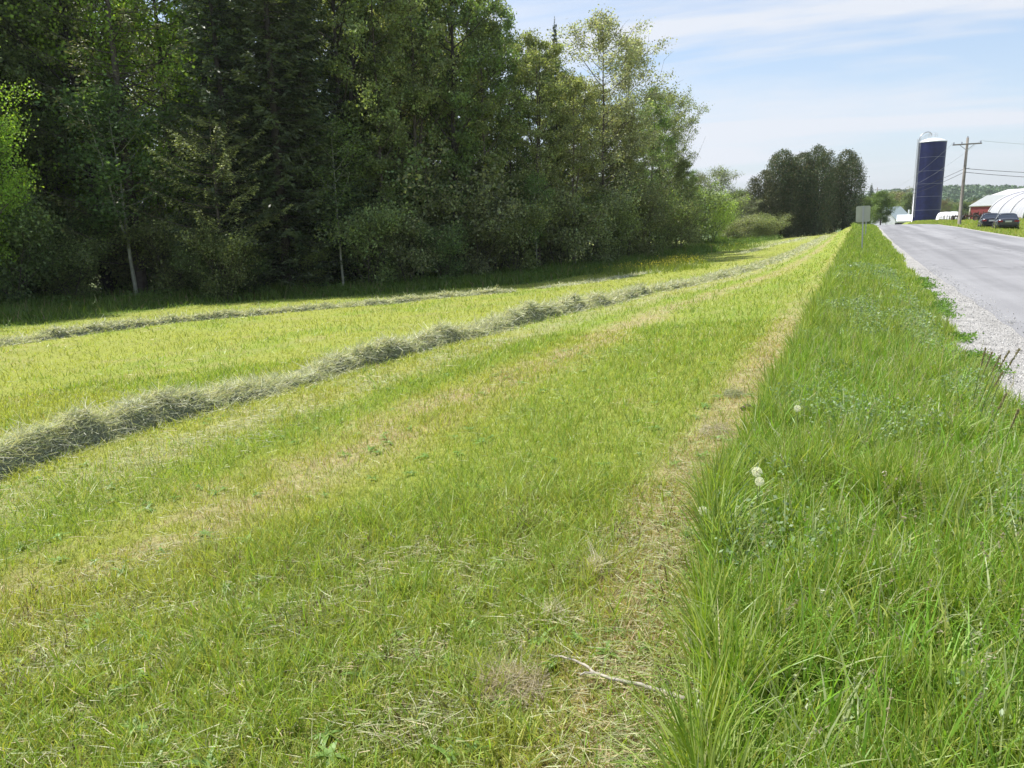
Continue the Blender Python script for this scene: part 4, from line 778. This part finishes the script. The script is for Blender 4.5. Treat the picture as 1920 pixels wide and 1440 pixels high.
# ---------------------------------------------------------------- farm buildings
def stripes(name, col, col2, axis, scale, rough=.45, metal=0):
    m = bpy.data.materials.new(name); m.use_nodes = True; t = m.node_tree; p = t.nodes['Principled BSDF']; p.inputs['Roughness'].default_value = rough; p.inputs['Metallic'].default_value = metal
    tc = N('ShaderNodeTexCoord', t); s = N('ShaderNodeSeparateXYZ', t); t.links.new(tc.outputs['Object'], s.inputs[0])
    v = mth('FRACT', mth('MULTIPLY', s.outputs[axis], scale, t), None, t); nz = N('ShaderNodeTexNoise', t); nz.inputs['Scale'].default_value = 1.5; nz.inputs['Detail'].default_value = 5; t.links.new(tc.outputs['Object'], nz.inputs['Vector'])
    r = N('ShaderNodeValToRGB', t); r.color_ramp.elements[0].position = .1; r.color_ramp.elements[1].position = .3; r.color_ramp.elements[0].color = (*col2, 1); r.color_ramp.elements[1].color = (*col, 1); t.links.new(v, r.inputs[0])
    mm = N('ShaderNodeMix', t, data_type='RGBA', blend_type='MULTIPLY'); mm.inputs[0].default_value = .35; t.links.new(r.outputs[0], mm.inputs[6]); t.links.new(nz.outputs['Fac'], mm.inputs[7]); t.links.new(mm.outputs[2], p.inputs['Base Color']); return m
def gabled(name, cx_, cy_, rot, w_, l_, hw_, hr_, wallm, roofm, label, cat, over=.25, trim=None, base_z=None, openend=False, windows=(), doors=()):
    """long axis = local x, gables at +-x"""
    zb = float(terr(cx_, cy_)) - .1 if base_z is None else base_z; e = empty(name, (cx_, cy_, zb), rot); tag(e, label, cat)
    X, Y = l_ / 2, w_ / 2; g = Geo()
    g.add([(-X, -Y, 0), (X, -Y, 0), (X, -Y, hw_), (-X, -Y, hw_)], [[0, 1, 2, 3]]); g.add([(-X, Y, 0), (X, Y, 0), (X, Y, hw_), (-X, Y, hw_)], [[1, 0, 3, 2]])
    for s in (-1, 1):
        z0 = hw_ * .98 if (openend and s == -1) else 0
        g.add([(s * X, -Y, z0), (s * X, Y, z0), (s * X, Y, hw_), (s * X, -Y, hw_)], [[0, 1, 2, 3]]); g.add([(s * X, -Y, hw_), (s * X, Y, hw_), (s * X, .001, hw_ + hr_), (s * X, -.001, hw_ + hr_)], [[0, 1, 2, 3]])
    g.obj('wall', wallm, e)
    g = Geo(); k = hr_ / Y
    for s in (-1, 1):
        a = [(-X - over, s * (Y + over), hw_ - over * k), (X + over, s * (Y + over), hw_ - over * k), (X + over, 0, hw_ + hr_), (-X - over, 0, hw_ + hr_)]; v = np.array(a + [(p_[0], p_[1], p_[2] + .12) for p_ in a])
        v[:, 2] += .01; g.add(v, [[0, 1, 2, 3], [4, 5, 6, 7], [0, 1, 5, 4], [1, 2, 6, 5], [2, 3, 7, 6], [3, 0, 4, 7]])
    g.obj('roof', roofm, e)
    if trim:
        g = Geo()
        for s in (-1, 1):
            for t_ in (-1, 1): box(g, (s * (X + .01), t_ * (Y + .01), hw_ / 2), (.22, .22, hw_))
        box(g, (0, -(Y + .04), hw_ - .08), (l_, .06, .16)); box(g, (-X - .04, 0, hw_ - .02), (.06, w_, .16)); g.obj('trim', trim, e)
    for (x, z, ww_, h_) in windows:
        g = Geo(); box(g, (x, -Y - .02, z), (ww_, .04, h_)); f = g.obj('window', M_rib if trim is None else trim, e); g = Geo(); box(g, (x, -Y - .045, z), (ww_ * .8, .02, h_ * .8)); g.obj('pane', M_dark, f)
    for (x, ww_, h_) in doors: g = Geo(); box(g, (x, -Y - .03, h_ / 2), (ww_, .05, h_)); g.obj('door', M_dark, e)  # open doorways: dark slabs stand for the shade inside
    return e
M_red = mat('barn_red_boards', (.20, .03, .035), .7, var=.15, scale=2); M_roofm = stripes('pale_ribbed_roof', (.40, .42, .41), (.22, .25, .26), 0, 1.6)
M_wall = mat('white_clapboard', (.62, .64, .66), .7, var=.06); M_roofg = stripes('grey_green_metal_roof', (.42, .50, .50), (.33, .40, .41), 0, 1.2); M_cream = mat('cream_trim', (.6, .56, .52), .6)
a = at(1818, 404, 188); b = at(1895, 404, 182); dv = b - a; ln = math.hypot(dv[0], dv[1]); ang = math.atan2(dv[1], dv[0]); Wd = 9.0; mid = (a + b) / 2; nx_, ny_ = -sin(ang), cos(ang)
zb = -.45; eave = at(1818, 386.5, 188)[2] - zb; ridge = at(1807, 369, 192)[2] - zb
gabled('barn', mid[0] + nx_ * Wd / 2, mid[1] + ny_ * Wd / 2, ang, Wd, ln, eave, ridge - eave, M_red, M_roofm, 'red barn with a pale ribbed metal roof beside the white hoop barn', 'barn', trim=M_cream, base_z=zb, openend=True)
# rafters and posts inside the open gable are part of the barn
barn = [o for o in C.objects if o.name == 'barn'][0]; g = Geo()
for yy_ in np.linspace(-Wd / 2 + 1.2, Wd / 2 - 1.2, 4): box(g, (-ln / 2 + .05, yy_, eave * .48), (.18, .18, eave * .96))
for z_ in (.9, 1.8, 2.7): box(g, (-ln / 2 + .08, 0, z_), (.1, Wd - .6, .14))
g.obj('gate_frame', M_wood, barn)
# white roofed building behind
a = at(1846, 400, 225); b = at(1990, 400, 205); dv = b - a; ln = math.hypot(dv[0], dv[1]); ang = math.atan2(dv[1], dv[0]); mid = (a + b) / 2; Wd = 11; zb = -1.0; eave = at(1846, 370, 225)[2] - zb; ridge = at(1862, 357.5, 230)[2] - zb
gabled('white_roofed_barn', mid[0] - sin(ang) * Wd / 2, mid[1] + cos(ang) * Wd / 2, ang, Wd, ln, eave, ridge - eave, M_wall, mat('bright_white_roof', (.50, .50, .50), .5, var=.05), 'long building with a bright white roof rising behind the red barn', 'barn', base_z=zb)
# hoop barn
fa = at(1856, 410, 168); na = at(1910, 410, 136); zb = .15; XL = (fa[0] + na[0]) / 2; Y0, Y1_ = na[1], fa[1]; HW = 8.6; HH = at(1935, 355.5, 165)[2] - zb
hb = empty('hoop_barn', (XL + HW, (Y0 + Y1_) / 2, zb)); tag(hb, 'white fabric hoop barn with curved ribs behind the parked cars', 'barn')
LL = Y1_ - Y0; th = np.linspace(pi, 0, 33); arc = np.stack([np.sign(np.cos(th)) * np.abs(np.cos(th)) ** .8 * HW, np.abs(np.sin(th)) ** .92 * HH], 1)
M_fab = stripes('white_hoop_fabric', (.50, .50, .535), (.40, .41, .46), 1, .45, .5)
g = Geo(); yy = np.linspace(-LL / 2, LL / 2, 30); v = np.stack([np.repeat(arc[:, 0][:, None], 30, 1), np.repeat(yy[None], 33, 0), np.repeat(arc[:, 1][:, None], 30, 1)], -1); sagc = -.06 * np.abs(np.sin(yy / LL * pi * 8))[None]; v[..., 2] += sagc; g.add(v.reshape(-1, 3), grid_faces(33, 30)); v2 = v.copy(); v2[..., 0] *= .985; v2[..., 2] = v2[..., 2] * .985 - .05; g.add(v2.reshape(-1, 3), grid_faces(33, 30)[:, ::-1]); g.obj('cover', M_fab, hb, smooth=True)
for k in range(4):
    y_ = -LL / 2 + LL * k / 3; g = Geo(); tube(g, [(p_[0] * 1.012, y_, p_[1] * 1.012 + .02) for p_ in arc], .11, .11, 6); g.obj('rib', mat('rib_grey', (.58, .58, .60), .5) if k == 0 else bpy.data.materials['rib_grey'], hb, smooth=True)
g = Geo()
for s in (-1, 1): box(g, (s * HW, 0, .35), (.3, LL, .7))
g.obj('base_wall', M_wood, hb)
g = Geo(); n_ = len(arc); fan = [(p_[0] * .97, LL / 2 - .3, p_[1] * .97) for p_ in arc]; low = [(p_[0] * .97, LL / 2 - .3, 0) for p_ in arc]; g.add(np.array(fan + low), [[i, i + 1, n_ + i + 1, n_ + i] for i in range(n_ - 1)]); g.obj('end_wall', mat('dark_interior_end', (.05, .07, .13), .6), hb)  # far end wall coloured dark blue for the shaded interior
# silage bunk under white sheet
a = at(1757, 412, 150); b = at(1806, 412, 150); mid = (a + b) / 2; L_ = math.hypot(*(b - a)[:2]); ang = math.atan2((b - a)[1], (b - a)[0]); zb = float(terr(mid[0], mid[1])) - .1; Hb = at(1780, 397.5, 152)[2] - zb
g = Geo(); u_ = np.linspace(-1, 1, 41); v_ = np.linspace(-1, 1, 15); U, V = np.meshgrid(u_, v_, indexing='ij'); zz = Hb * np.clip(1 - np.abs(U) ** 7, 0, 1) ** .6 * np.clip(1 - np.abs(V) ** 5, 0, 1) ** .6 * (.93 + .14 * fbm(U * 4 + 3, V * 3, 8)); g.add(np.stack([U * L_ / 2, V * 3.2, zz], -1).reshape(-1, 3), grid_faces(41, 15))
o = g.obj('covered_bunk', M_white, smooth=True); o.location = (mid[0], mid[1] + 2.5, zb); o.rotation_euler = (0, 0, ang); tag(o, 'long low heap covered with white sheet between silo and pole', 'silage heap')
# dark rail fence before it
e = empty('rail_fence', (mid[0], mid[1] - 3.0, float(terr(mid[0], mid[1] - 3.0))), ang); tag(e, 'dark spiky rail fence before the white covered heap', 'fence'); rng = np.random.default_rng(3)
for k in range(15):
    g = Geo(); xx = -L_ / 2 + L_ * k / 14 + rng.uniform(-.08, .08); hh_ = rng.uniform(.85, 1.25); tube(g, [(xx, 0, -.1), (xx + rng.uniform(-.2, .2), 0, hh_)], .06, .05, 6); g.obj('post', M_wood, e)
for z_ in (.35, .7): g = Geo(); box(g, (0, .06, z_), (L_, .05, .09)); g.obj('rail', M_wood, e)
# old machinery (rakes / harrows) parked in the weeds
M_rust = mat('rusty_iron', (.10, .055, .045), .8, .2, var=.5, scale=4); M_tyre = mat('tyre_rubber', (.02, .02, .022), .8)
def wheel(parent, loc, r, w_, rimm, face_x=True, spokes=0):
    g = Geo(); n_ = 20; th = np.linspace(0, 2 * pi, n_ + 1)[:-1]; prof = [(r * .62, -w_ / 2), (r * .92, -w_ / 2), (r, -w_ / 3), (r, w_ / 3), (r * .92, w_ / 2), (r * .62, w_ / 2)]
    v = np.array([[[p_[1], p_[0] * cos(a), p_[0] * sin(a)] for a in th] for p_ in prof]); i = np.arange(len(prof))[:, None]; j = np.arange(n_)[None]
    f = np.stack([i * n_ + j, i * n_ + (j + 1) % n_, ((i + 1) % len(prof)) * n_ + (j + 1) % n_, ((i + 1) % len(prof)) * n_ + j], -1); g.add(v.reshape(-1, 3), f.reshape(-1, 4)); wo = g.obj('wheel', M_tyre, parent, smooth=True); wo.location = loc
    g = Geo(); 
    if spokes:
        for k in range(spokes): a = k * 2 * pi / spokes; tube(g, [(0, 0, 0), (0, r * .63 * cos(a), r * .63 * sin(a))], .02, .02, 4)
    else:
        pr = [(.0, w_ * .42), (r * .25, w_ * .42), (r * .5, w_ * .3), (r * .63, w_ * .45)]
        for s in (-1, 1):
            v = np.array([[[s * p_[1], p_[0] * cos(a), p_[0] * sin(a)] for a in th] for p_ in pr]); i = np.arange(len(pr) - 1)[:, None]; f = np.stack([i * n_ + j, i * n_ + (j + 1) % n_, (i + 1) * n_ + (j + 1) % n_, (i + 1) * n_ + j], -1); g.add(v.reshape(-1, 3), f.reshape(-1, 4))
    g.obj('rim', rimm, wo, smooth=False); return wo
def implement(px, d, label, L=3.2, rz=0.0, seed=1):
    rng = np.random.default_rng(seed); q = at(px, 410, d); zb = float(terr(q[0], q[1])); e = empty('farm_implement', (q[0], q[1], zb), rz); tag(e, label, 'farm machine', 'old farm machines parked in the weeds')
    g = Geo(); box(g, (0, 0, .75), (L, .12, .12)); box(g, (0, .9, .7), (L * .9, .1, .1)); box(g, (-L * .2, -.9, .6), (.12, 2.4, .12)); box(g, (L * .3, .4, .85), (.5, .6, .5)); g.obj('frame', M_rust, e)
    g = Geo()
    for k in range(int(L / .28)):
        x_ = -L / 2 + .14 + k * .28; h_ = rng.uniform(.9, 1.35); tube(g, [(x_, 0, h_), (x_ + .05, .12, .7), (x_, .35, .3), (x_, .2, .05)], .035, .025, 5)
    g.obj('tines', M_rust, e)
    for s in (-1, 1): wheel(e, (s * (L / 2 + .15), .2, .42), .42, .2, M_rust)
    return e
implement(1815, 122, 'rusty tined rake parked just right of the utility pole', 3.4, .2, 1)
implement(1832, 116, 'dark low harrow in the weeds before the red barn wall', 3.0, -.4, 2)
implement(1848, 110, 'dark folded machine next to the smaller parked car', 2.4, .8, 3)
# white house and shed in the dip beyond the crest
q = at(1672, 405, 250)
gabled('farmhouse', q[0] , q[1], radians(62), 7, 10, 4.6, 3.4, M_wall, M_roofg, 'white gabled farmhouse with a pale grey roof beyond the crest of the road', 'house', base_z=at(1672, 388, 250)[2] - 8.0, windows=((-2.5, 3.3, 1, 1.4), (2.2, 3.3, 1, 1.4)))
a = at(1683, 412, 238); b = at(1722, 412, 238); mid = (a + b) / 2; ang = math.atan2((b - a)[1], (b - a)[0]); zb = -2.6; ev = at(1690, 414.5, 238)[2] - zb; rd = at(1690, 403.5, 240)[2] - zb
gabled('shed', mid[0], mid[1], ang, 6, math.hypot(*(b - a)[:2]), ev, rd - ev, M_wall, mat('white_shed_roof', (.66, .69, .72), .5, var=.05), 'low white roofed shed between farmhouse and silo', 'shed', base_z=zb, doors=((-2, 2.2, 2.0), (1.5, 2.2, 2.0)))
q = at(1705.5, 402, 245); g = Geo(); tube(g, [(0, 0, 0), (0, 0, at(1705, 393, 245)[2] + 2.6)], .28, .28, 10); o = g.obj('white_post', M_white); o.location = (q[0], q[1] + 3, -2.6); tag(o, 'short thick white vent pipe behind the low shed', 'pipe')
# pickup seen over the crest

# ---------------------------------------------------------------- cars
M_glass = mat('tinted_glass', (.03, .035, .045), .06, 0, var=.05, spec=.8); M_lamp = mat('red_tail_lamp', (.25, .012, .014), .2); M_plate = mat('number_plate', (.55, .56, .55), .5); M_rim = mat('alloy_rim', (.32, .33, .34), .35, .7); M_hl = mat('clear_lamp', (.5, .52, .55), .15)
def sedan(x, y, rz, paint, label):
    zb = float(terr(x, y)) + .02; e = empty('parked_car', (x, y, zb), rz); tag(e, label, 'car', 'cars parked on the grass by the barns')
    # stations along +y (front): y, half width, z bottom, z shoulder, z deck
    st = [(-2.32, .70, .40, .66, .80), (-2.26, .82, .26, .72, .98), (-2.0, .89, .20, .78, 1.04), (-1.45, .91, .20, .80, 1.02), (-.6, .92, .19, .80, .96), (.5, .92, .19, .78, .94), (1.1, .91, .19, .76, .93), (1.7, .89, .20, .72, .84), (2.1, .84, .22, .64, .72), (2.30, .70, .30, .52, .58)]
    ring = []
    for (yy_, hw, z0, zs, zd) in st:
        pr = [(hw * .80, z0), (hw * .96, z0 + .08), (hw, zs * .75), (hw * .985, zs), (hw * .90, zd - .03), (hw * .5, zd + .015), (0, zd + .03)]
        ring.append([(a, yy_, b) for a, b in pr] + [(-a, yy_, b) for a, b in pr[-2::-1]])
    v = np.array(ring); n_ = v.shape[1]; g = Geo(); g.add(v.reshape(-1, 3), grid_faces(len(st), n_)); 
    g.add(v[:, [0, -1]].reshape(-1, 3), grid_faces(len(st), 2)[:, ::-1])
    for k in (0, -1):
        rr = v[k]; h = n_ // 2; g.add(rr, [[i, i + 1, n_ - 2 - i, n_ - 1 - i] for i in range(h)])
    me = g.mesh('body', paint, True); o = link('body', me, e); b = o.modifiers.new('s', 'SUBSURF'); b.levels = b.render_levels = 1
    # roof and pillars
    cab = [(-1.62, .74, 1.02), (-1.02, .66, 1.36), (-.35, .63, 1.45), (.35, .62, 1.43), (1.15, .74, .96)]
    g = Geo(); rows = [[(hw, yy_, zz_ - .03), (hw * .8, yy_, zz_ + .01), (0, yy_, zz_ + .03), (-hw * .8, yy_, zz_ + .01), (-hw, yy_, zz_ - .03)] for yy_, hw, zz_ in cab[1:4]]; g.add(np.array(rows).reshape(-1, 3), grid_faces(3, 5)); o = g.obj('roof', paint, e, smooth=True); sm = o.modifiers.new('t', 'SOLIDIFY'); sm.thickness = .04
    g = Geo()
    for s in (-1, 1):
        for i, j in ((0, 1), (3, 4)): a, b = cab[i], cab[j]; tube(g, [(s * a[1], a[0], a[2] - .02), (s * b[1], b[0], b[2] - .02)], .04, .04, 6)
        tube(g, [(s * .86, -.2, .95), (s * .63, -.2, 1.43)], .035, .03, 6)
    g.obj('pillars', paint, e)
    def quad(nm, p, m): g = Geo(); g.add(p, [[0, 1, 2, 3]]); o = g.obj(nm, m, e); sm = o.modifiers.new('t', 'SOLIDIFY'); sm.thickness = .015; return o
    quad('rear_window', [(-.72, -1.66, 1.02), (.72, -1.66, 1.02), (.62, -1.05, 1.35), (-.62, -1.05, 1.35)], M_glass)
    quad('windscreen', [(.76, 1.2, .94), (-.76, 1.2, .94), (-.6, .37, 1.42), (.6, .37, 1.42)], M_glass)
    for s in (-1, 1):
        quad('side_window', [(s * .86, -1.2, .95), (s * .86, -.24, .95), (s * .64, -.24, 1.40), (s * .66, -.95, 1.34)], M_glass); quad('side_window', [(s * .86, -.16, .95), (s * .85, .95, .93), (s * .64, .35, 1.40), (s * .64, -.16, 1.41)], M_glass)
        g = Geo(); box(g, (s * .62, -2.285, .80), (.36, .08, .15)); g.obj('tail_light', M_lamp, e)
        g = Geo(); box(g, (s * .62, 2.20, .58), (.30, .10, .12)); g.obj('headlight', M_hl, e)
        g = Geo(); box(g, (s * .97, .75, .98), (.18, .09, .12)); g.obj('mirror', paint, e)
        for yy_ in (-1.42, 1.38): wheel(e, (s * .80, yy_, .32), .325, .21, M_rim)
    g = Geo(); box(g, (0, -2.315, .78), (.50, .02, .14)); g.obj('number_plate', M_plate, e)
    g = Geo(); box(g, (0, -2.30, .42), (1.35, .07, .16)); g.obj('bumper', M_tyre, e)
    e.scale = (.86, .9, .9); return e
M_p1 = mat('dark_grey_paint', (.05, .055, .068), .25, .5, var=.04, coat=.6); M_p2 = mat('near_black_paint', (.022, .024, .034), .25, .4, var=.04, coat=.6)
q = at(1893, 433, 70); sedan(q[0], q[1] + 2, radians(-4), M_p1, 'dark grey sedan parked nearer the viewer, seen from behind')
q = at(1861, 432, 77); sedan(q[0], q[1] + 2, radians(-4), M_p2, 'near black sedan partly hidden behind the dark grey one')
q = at(1661, 417, 215)

# ---------------------------------------------------------------- small things in the foreground
rng = np.random.default_rng(8)
M_fluff = foliage('seed_fluff', .4, .7, .1)
def dandelion(px, py, h, label, r=.022):
    d = _f * FPX + _r * (px - 960) - _up * (py - 720); z = 0.
    for _ in range(12): t_ = (z + h - EYE) / d[2]; x, y = d[0] * t_, d[1] * t_; z = gz(x, y)
    e = empty('dandelion_clock', (x, y, z)); tag(e, label, 'dandelion', 'dandelion clocks in the verge')
    g = Geo(); tube(g, [(.03, .01, -.01), (.012, .0, h * .5), (0, 0, h)], .003, .0022, 6, col=(.3, .36, .16)); g.obj('stem', M_grass, e)
    g = Geo(); n = 170; D = rand_unit(rng, n); P = D * .003 + [0, 0, h]; ribbons(g, P, D, np.full(n, r * .85), np.full(n, .0007), rng.normal(0, .05, (n, 3)), 1, np.full((n, 3), .8), side=np.cross(D, rand_unit(rng, n)), tip=1)
    T = P + D * r * .85; k = 5
    for _ in range(k):
        dd_ = D * .35 + rand_unit(rng, n); dd_ /= np.linalg.norm(dd_, axis=1)[:, None]; ribbons(g, T, dd_, np.full(n, r * .28), np.full(n, .0011), np.zeros((n, 3)), 1, np.full((n, 3), .85), side=np.cross(dd_, rand_unit(rng, n)), tip=.6)
    tube(g, [(0, 0, h - .006), (0, 0, h + .004)], .005, .004, 8, col=(.35, .28, .2)); g.obj('seed_head', M_fluff, e)
for a in ((1419, 885, .40, 'full white dandelion clock, upper one of the touching pair', .024), (1424, 903, .36, 'white dandelion clock just under the upper one of the pair', .02), (1495, 766, .34, 'small round dandelion clock alone in the tall grass', .022), (1318, 958, .24, 'ragged dandelion clock at the border of the dry strip', .022)): dandelion(*a)
# fallen stick
pts = [(1030, 1252), (1062, 1256), (1092, 1267), (1118, 1288), (1150, 1298), (1200, 1308), (1245, 1322), (1285, 1336)]
P = np.array([ground_hit(*p_) for p_ in pts]); P[:, 2] += .055
g = Geo(); tt = np.linspace(0, 1, 30); Q = np.stack([np.interp(tt, np.linspace(0, 1, len(P)), P[:, j]) for j in range(3)], 1); Q[1:-1] = (Q[:-2] + Q[1:-1] * 2 + Q[2:]) / 4; Q += rng.normal(0, .0015, Q.shape); tube(g, Q, .0035, .009, 8)
e = empty('fallen_stick', tuple(P[3])); Q0 = np.array(P[3]); g.v = [v - Q0 for v in g.v]; g.obj('stem', mat('bleached_wood', (.33, .30, .25), .8, var=.3, scale=40, bump=.3, bscale=200), e, smooth=True)
g = Geo(); b0 = Q[12] - Q0; tube(g, [b0, b0 + [-.03, -.03, .012], b0 + [-.035, -.06, .02]], .005, .003, 6); g.obj('twig', bpy.data.materials['bleached_wood'], e, smooth=True); tag(e, 'bent bleached stick lying on the stubble near the tall grass', 'stick')
# dead thatch tufts
def tuft(px, py, r, n, col, label, hgt=.06, name='dead_grass_tuft', size=(.04, .13)):
    x, y, z = ground_hit(px, py); g = Geo(); a = rng.uniform(0, 2 * pi, n); rr = r * np.sqrt(rng.random(n)); P = np.stack([rr * np.cos(a), rr * np.sin(a), rng.random(n) * hgt * (1.1 - rr / r) + .02], 1)
    D = rand_unit(rng, n); D[:, 2] *= .22; D /= np.linalg.norm(D, axis=1)[:, None]; c = np.array([col]) * rng.uniform(.6, 1.3, (n, 1)); L = rng.uniform(*size, n)
    ribbons(g, P - D * L[:, None] / 2, D, L, rng.uniform(.002, .0042, n), rng.normal(0, .5, (n, 3)), 4, c, side=np.cross(D, rand_unit(rng, n)), tip=.5); o = g.obj(name, M_hay); o.location = (x, y, z); tag(o, label, 'dead grass', 'clumps of dead grass on the stubble')
tuft(965, 1295, .12, 1500, (.52, .46, .34), 'round mat of matted dead grass left of the stick', .045)
tuft(1120, 1075, .05, 500, (.62, .57, .44), 'pale bleached clump above the stick in the clippings', .07)
tuft(1040, 1160, .035, 250, (.58, .55, .40), 'small pale clump between the mat and the bleached clump', .07)
tuft(1345, 815, .14, 400, (.46, .42, .32), 'greyish dead clump on the dry strip', .08)
tuft(1440, 1010, .0001, 2, (.4, .4, .3), 'stray straw', .01) if False else None
tuft(1375, 745, .10, 500, (.36, .38, .26), 'grey clump of raked weeds beside the dark clods', .07)
# mole-dug clods
for (px, py, s, lb) in ((1402, 768, .06, 'dark crumbly soil clod on the dry strip beside the raked weeds'), (1425, 766, .045, 'smaller soil clod close to the tall grass edge')):
    x, y, z = ground_hit(px, py); bm = bmesh.new(); bmesh.ops.create_icosphere(bm, subdivisions=4, radius=s)
    for v in bm.verts:
        k = .55 + .9 * float(fbm(v.co.x * 40 + 9, v.co.y * 40 + v.co.z * 31, 3)); v.co *= k; v.co.z *= .6
    me = bpy.data.meshes.new('soil_clod'); bm.to_mesh(me); bm.free(); me.materials.append(bpy.data.materials.get('clod_soil') or mat('clod_soil', (.06, .045, .032), .95, var=.5, scale=60, bump=1, bscale=120)); o = link('soil_clod', me); o.location = (x, y, z + s * .2); tag(o, lb, 'clod', 'soil clods on the dry strip')
# seeding grass stems at the gravel edge
def seeder(px, py, h, lean, label):
    d = _f * FPX + _r * (px - 960) - _up * (py - 720); z = 0.
    for _ in range(12): t_ = (z + h - EYE) / d[2]; x, y = d[0] * t_, d[1] * t_; z = gz(x, y)
    x -= lean; e = empty('seeding_grass', (x, y, z)); tag(e, label, 'grass stem', 'seeding grass stems at the gravel edge')
    u_ = np.linspace(0, 1, 8); Q = np.stack([lean * u_ ** 1.8, .1 * lean * u_, h * u_], 1); g = Geo(); tube(g, Q, .003, .002, 5, col=(.16, .20, .08)); g.obj('stem', M_grass, e)
    g = Geo(); n = 130; t_ = rng.uniform(.80, 1.04, n); P = np.stack([np.interp(t_, u_, Q[:, j]) for j in range(3)], 1) + rng.normal(0, .0034, (n, 3)); D = rng.normal(0, .25, (n, 3)) + [.2, 0, 1]; D /= np.linalg.norm(D, axis=1)[:, None]; leaves(g, P, rng.uniform(.012, .02, n), np.array([[.27, .24, .15]]) * rng.uniform(.7, 1.4, (n, 1)), rng, .4, axis=D); g.obj('seed_head', M_grass, e)
for (px, py, h, l, lb) in ((1848, 655, .62, .05, 'dark seeding stem, leftmost against the gravel'), (1860, 662, .58, .09, 'seeding stem close right of the leftmost one'), (1876, 668, .60, .12, 'tilted seeding stem with a short head'), (1892, 660, .66, .15, 'tall seeding stem third from the frame edge'), (1912, 656, .68, .17, 'tallest seeding stem leaning right over the gravel'), (1880, 700, .52, .13, 'shorter seeding stem bowing over the gravel'), (1887, 740, .5, .10, 'lowest seeding stem by the gravel'), (1910, 770, .5, .08, 'seeding stem at the frame edge over the gravel')): seeder(px, py, h, l, lb)

# ---------------------------------------------------------------- air
HAZE = True
if HAZE:
    g = Geo(); box(g, (0, 700, 90), (3600, 1700, 220)); hz_ = bpy.data.materials.new('haze_air'); hz_.use_nodes = True; t = hz_.node_tree; t.nodes.clear(); o_ = N('ShaderNodeOutputMaterial', t); pv = N('ShaderNodeVolumePrincipled', t); pv.inputs['Color'].default_value = (.85, .92, 1, 1); pv.inputs['Density'].default_value = .00015; pv.inputs['Anisotropy'].default_value = .3; t.links.new(pv.outputs[0], o_.inputs['Volume']); ob = g.obj('haze', hz_); tag(ob, kind='stuff')
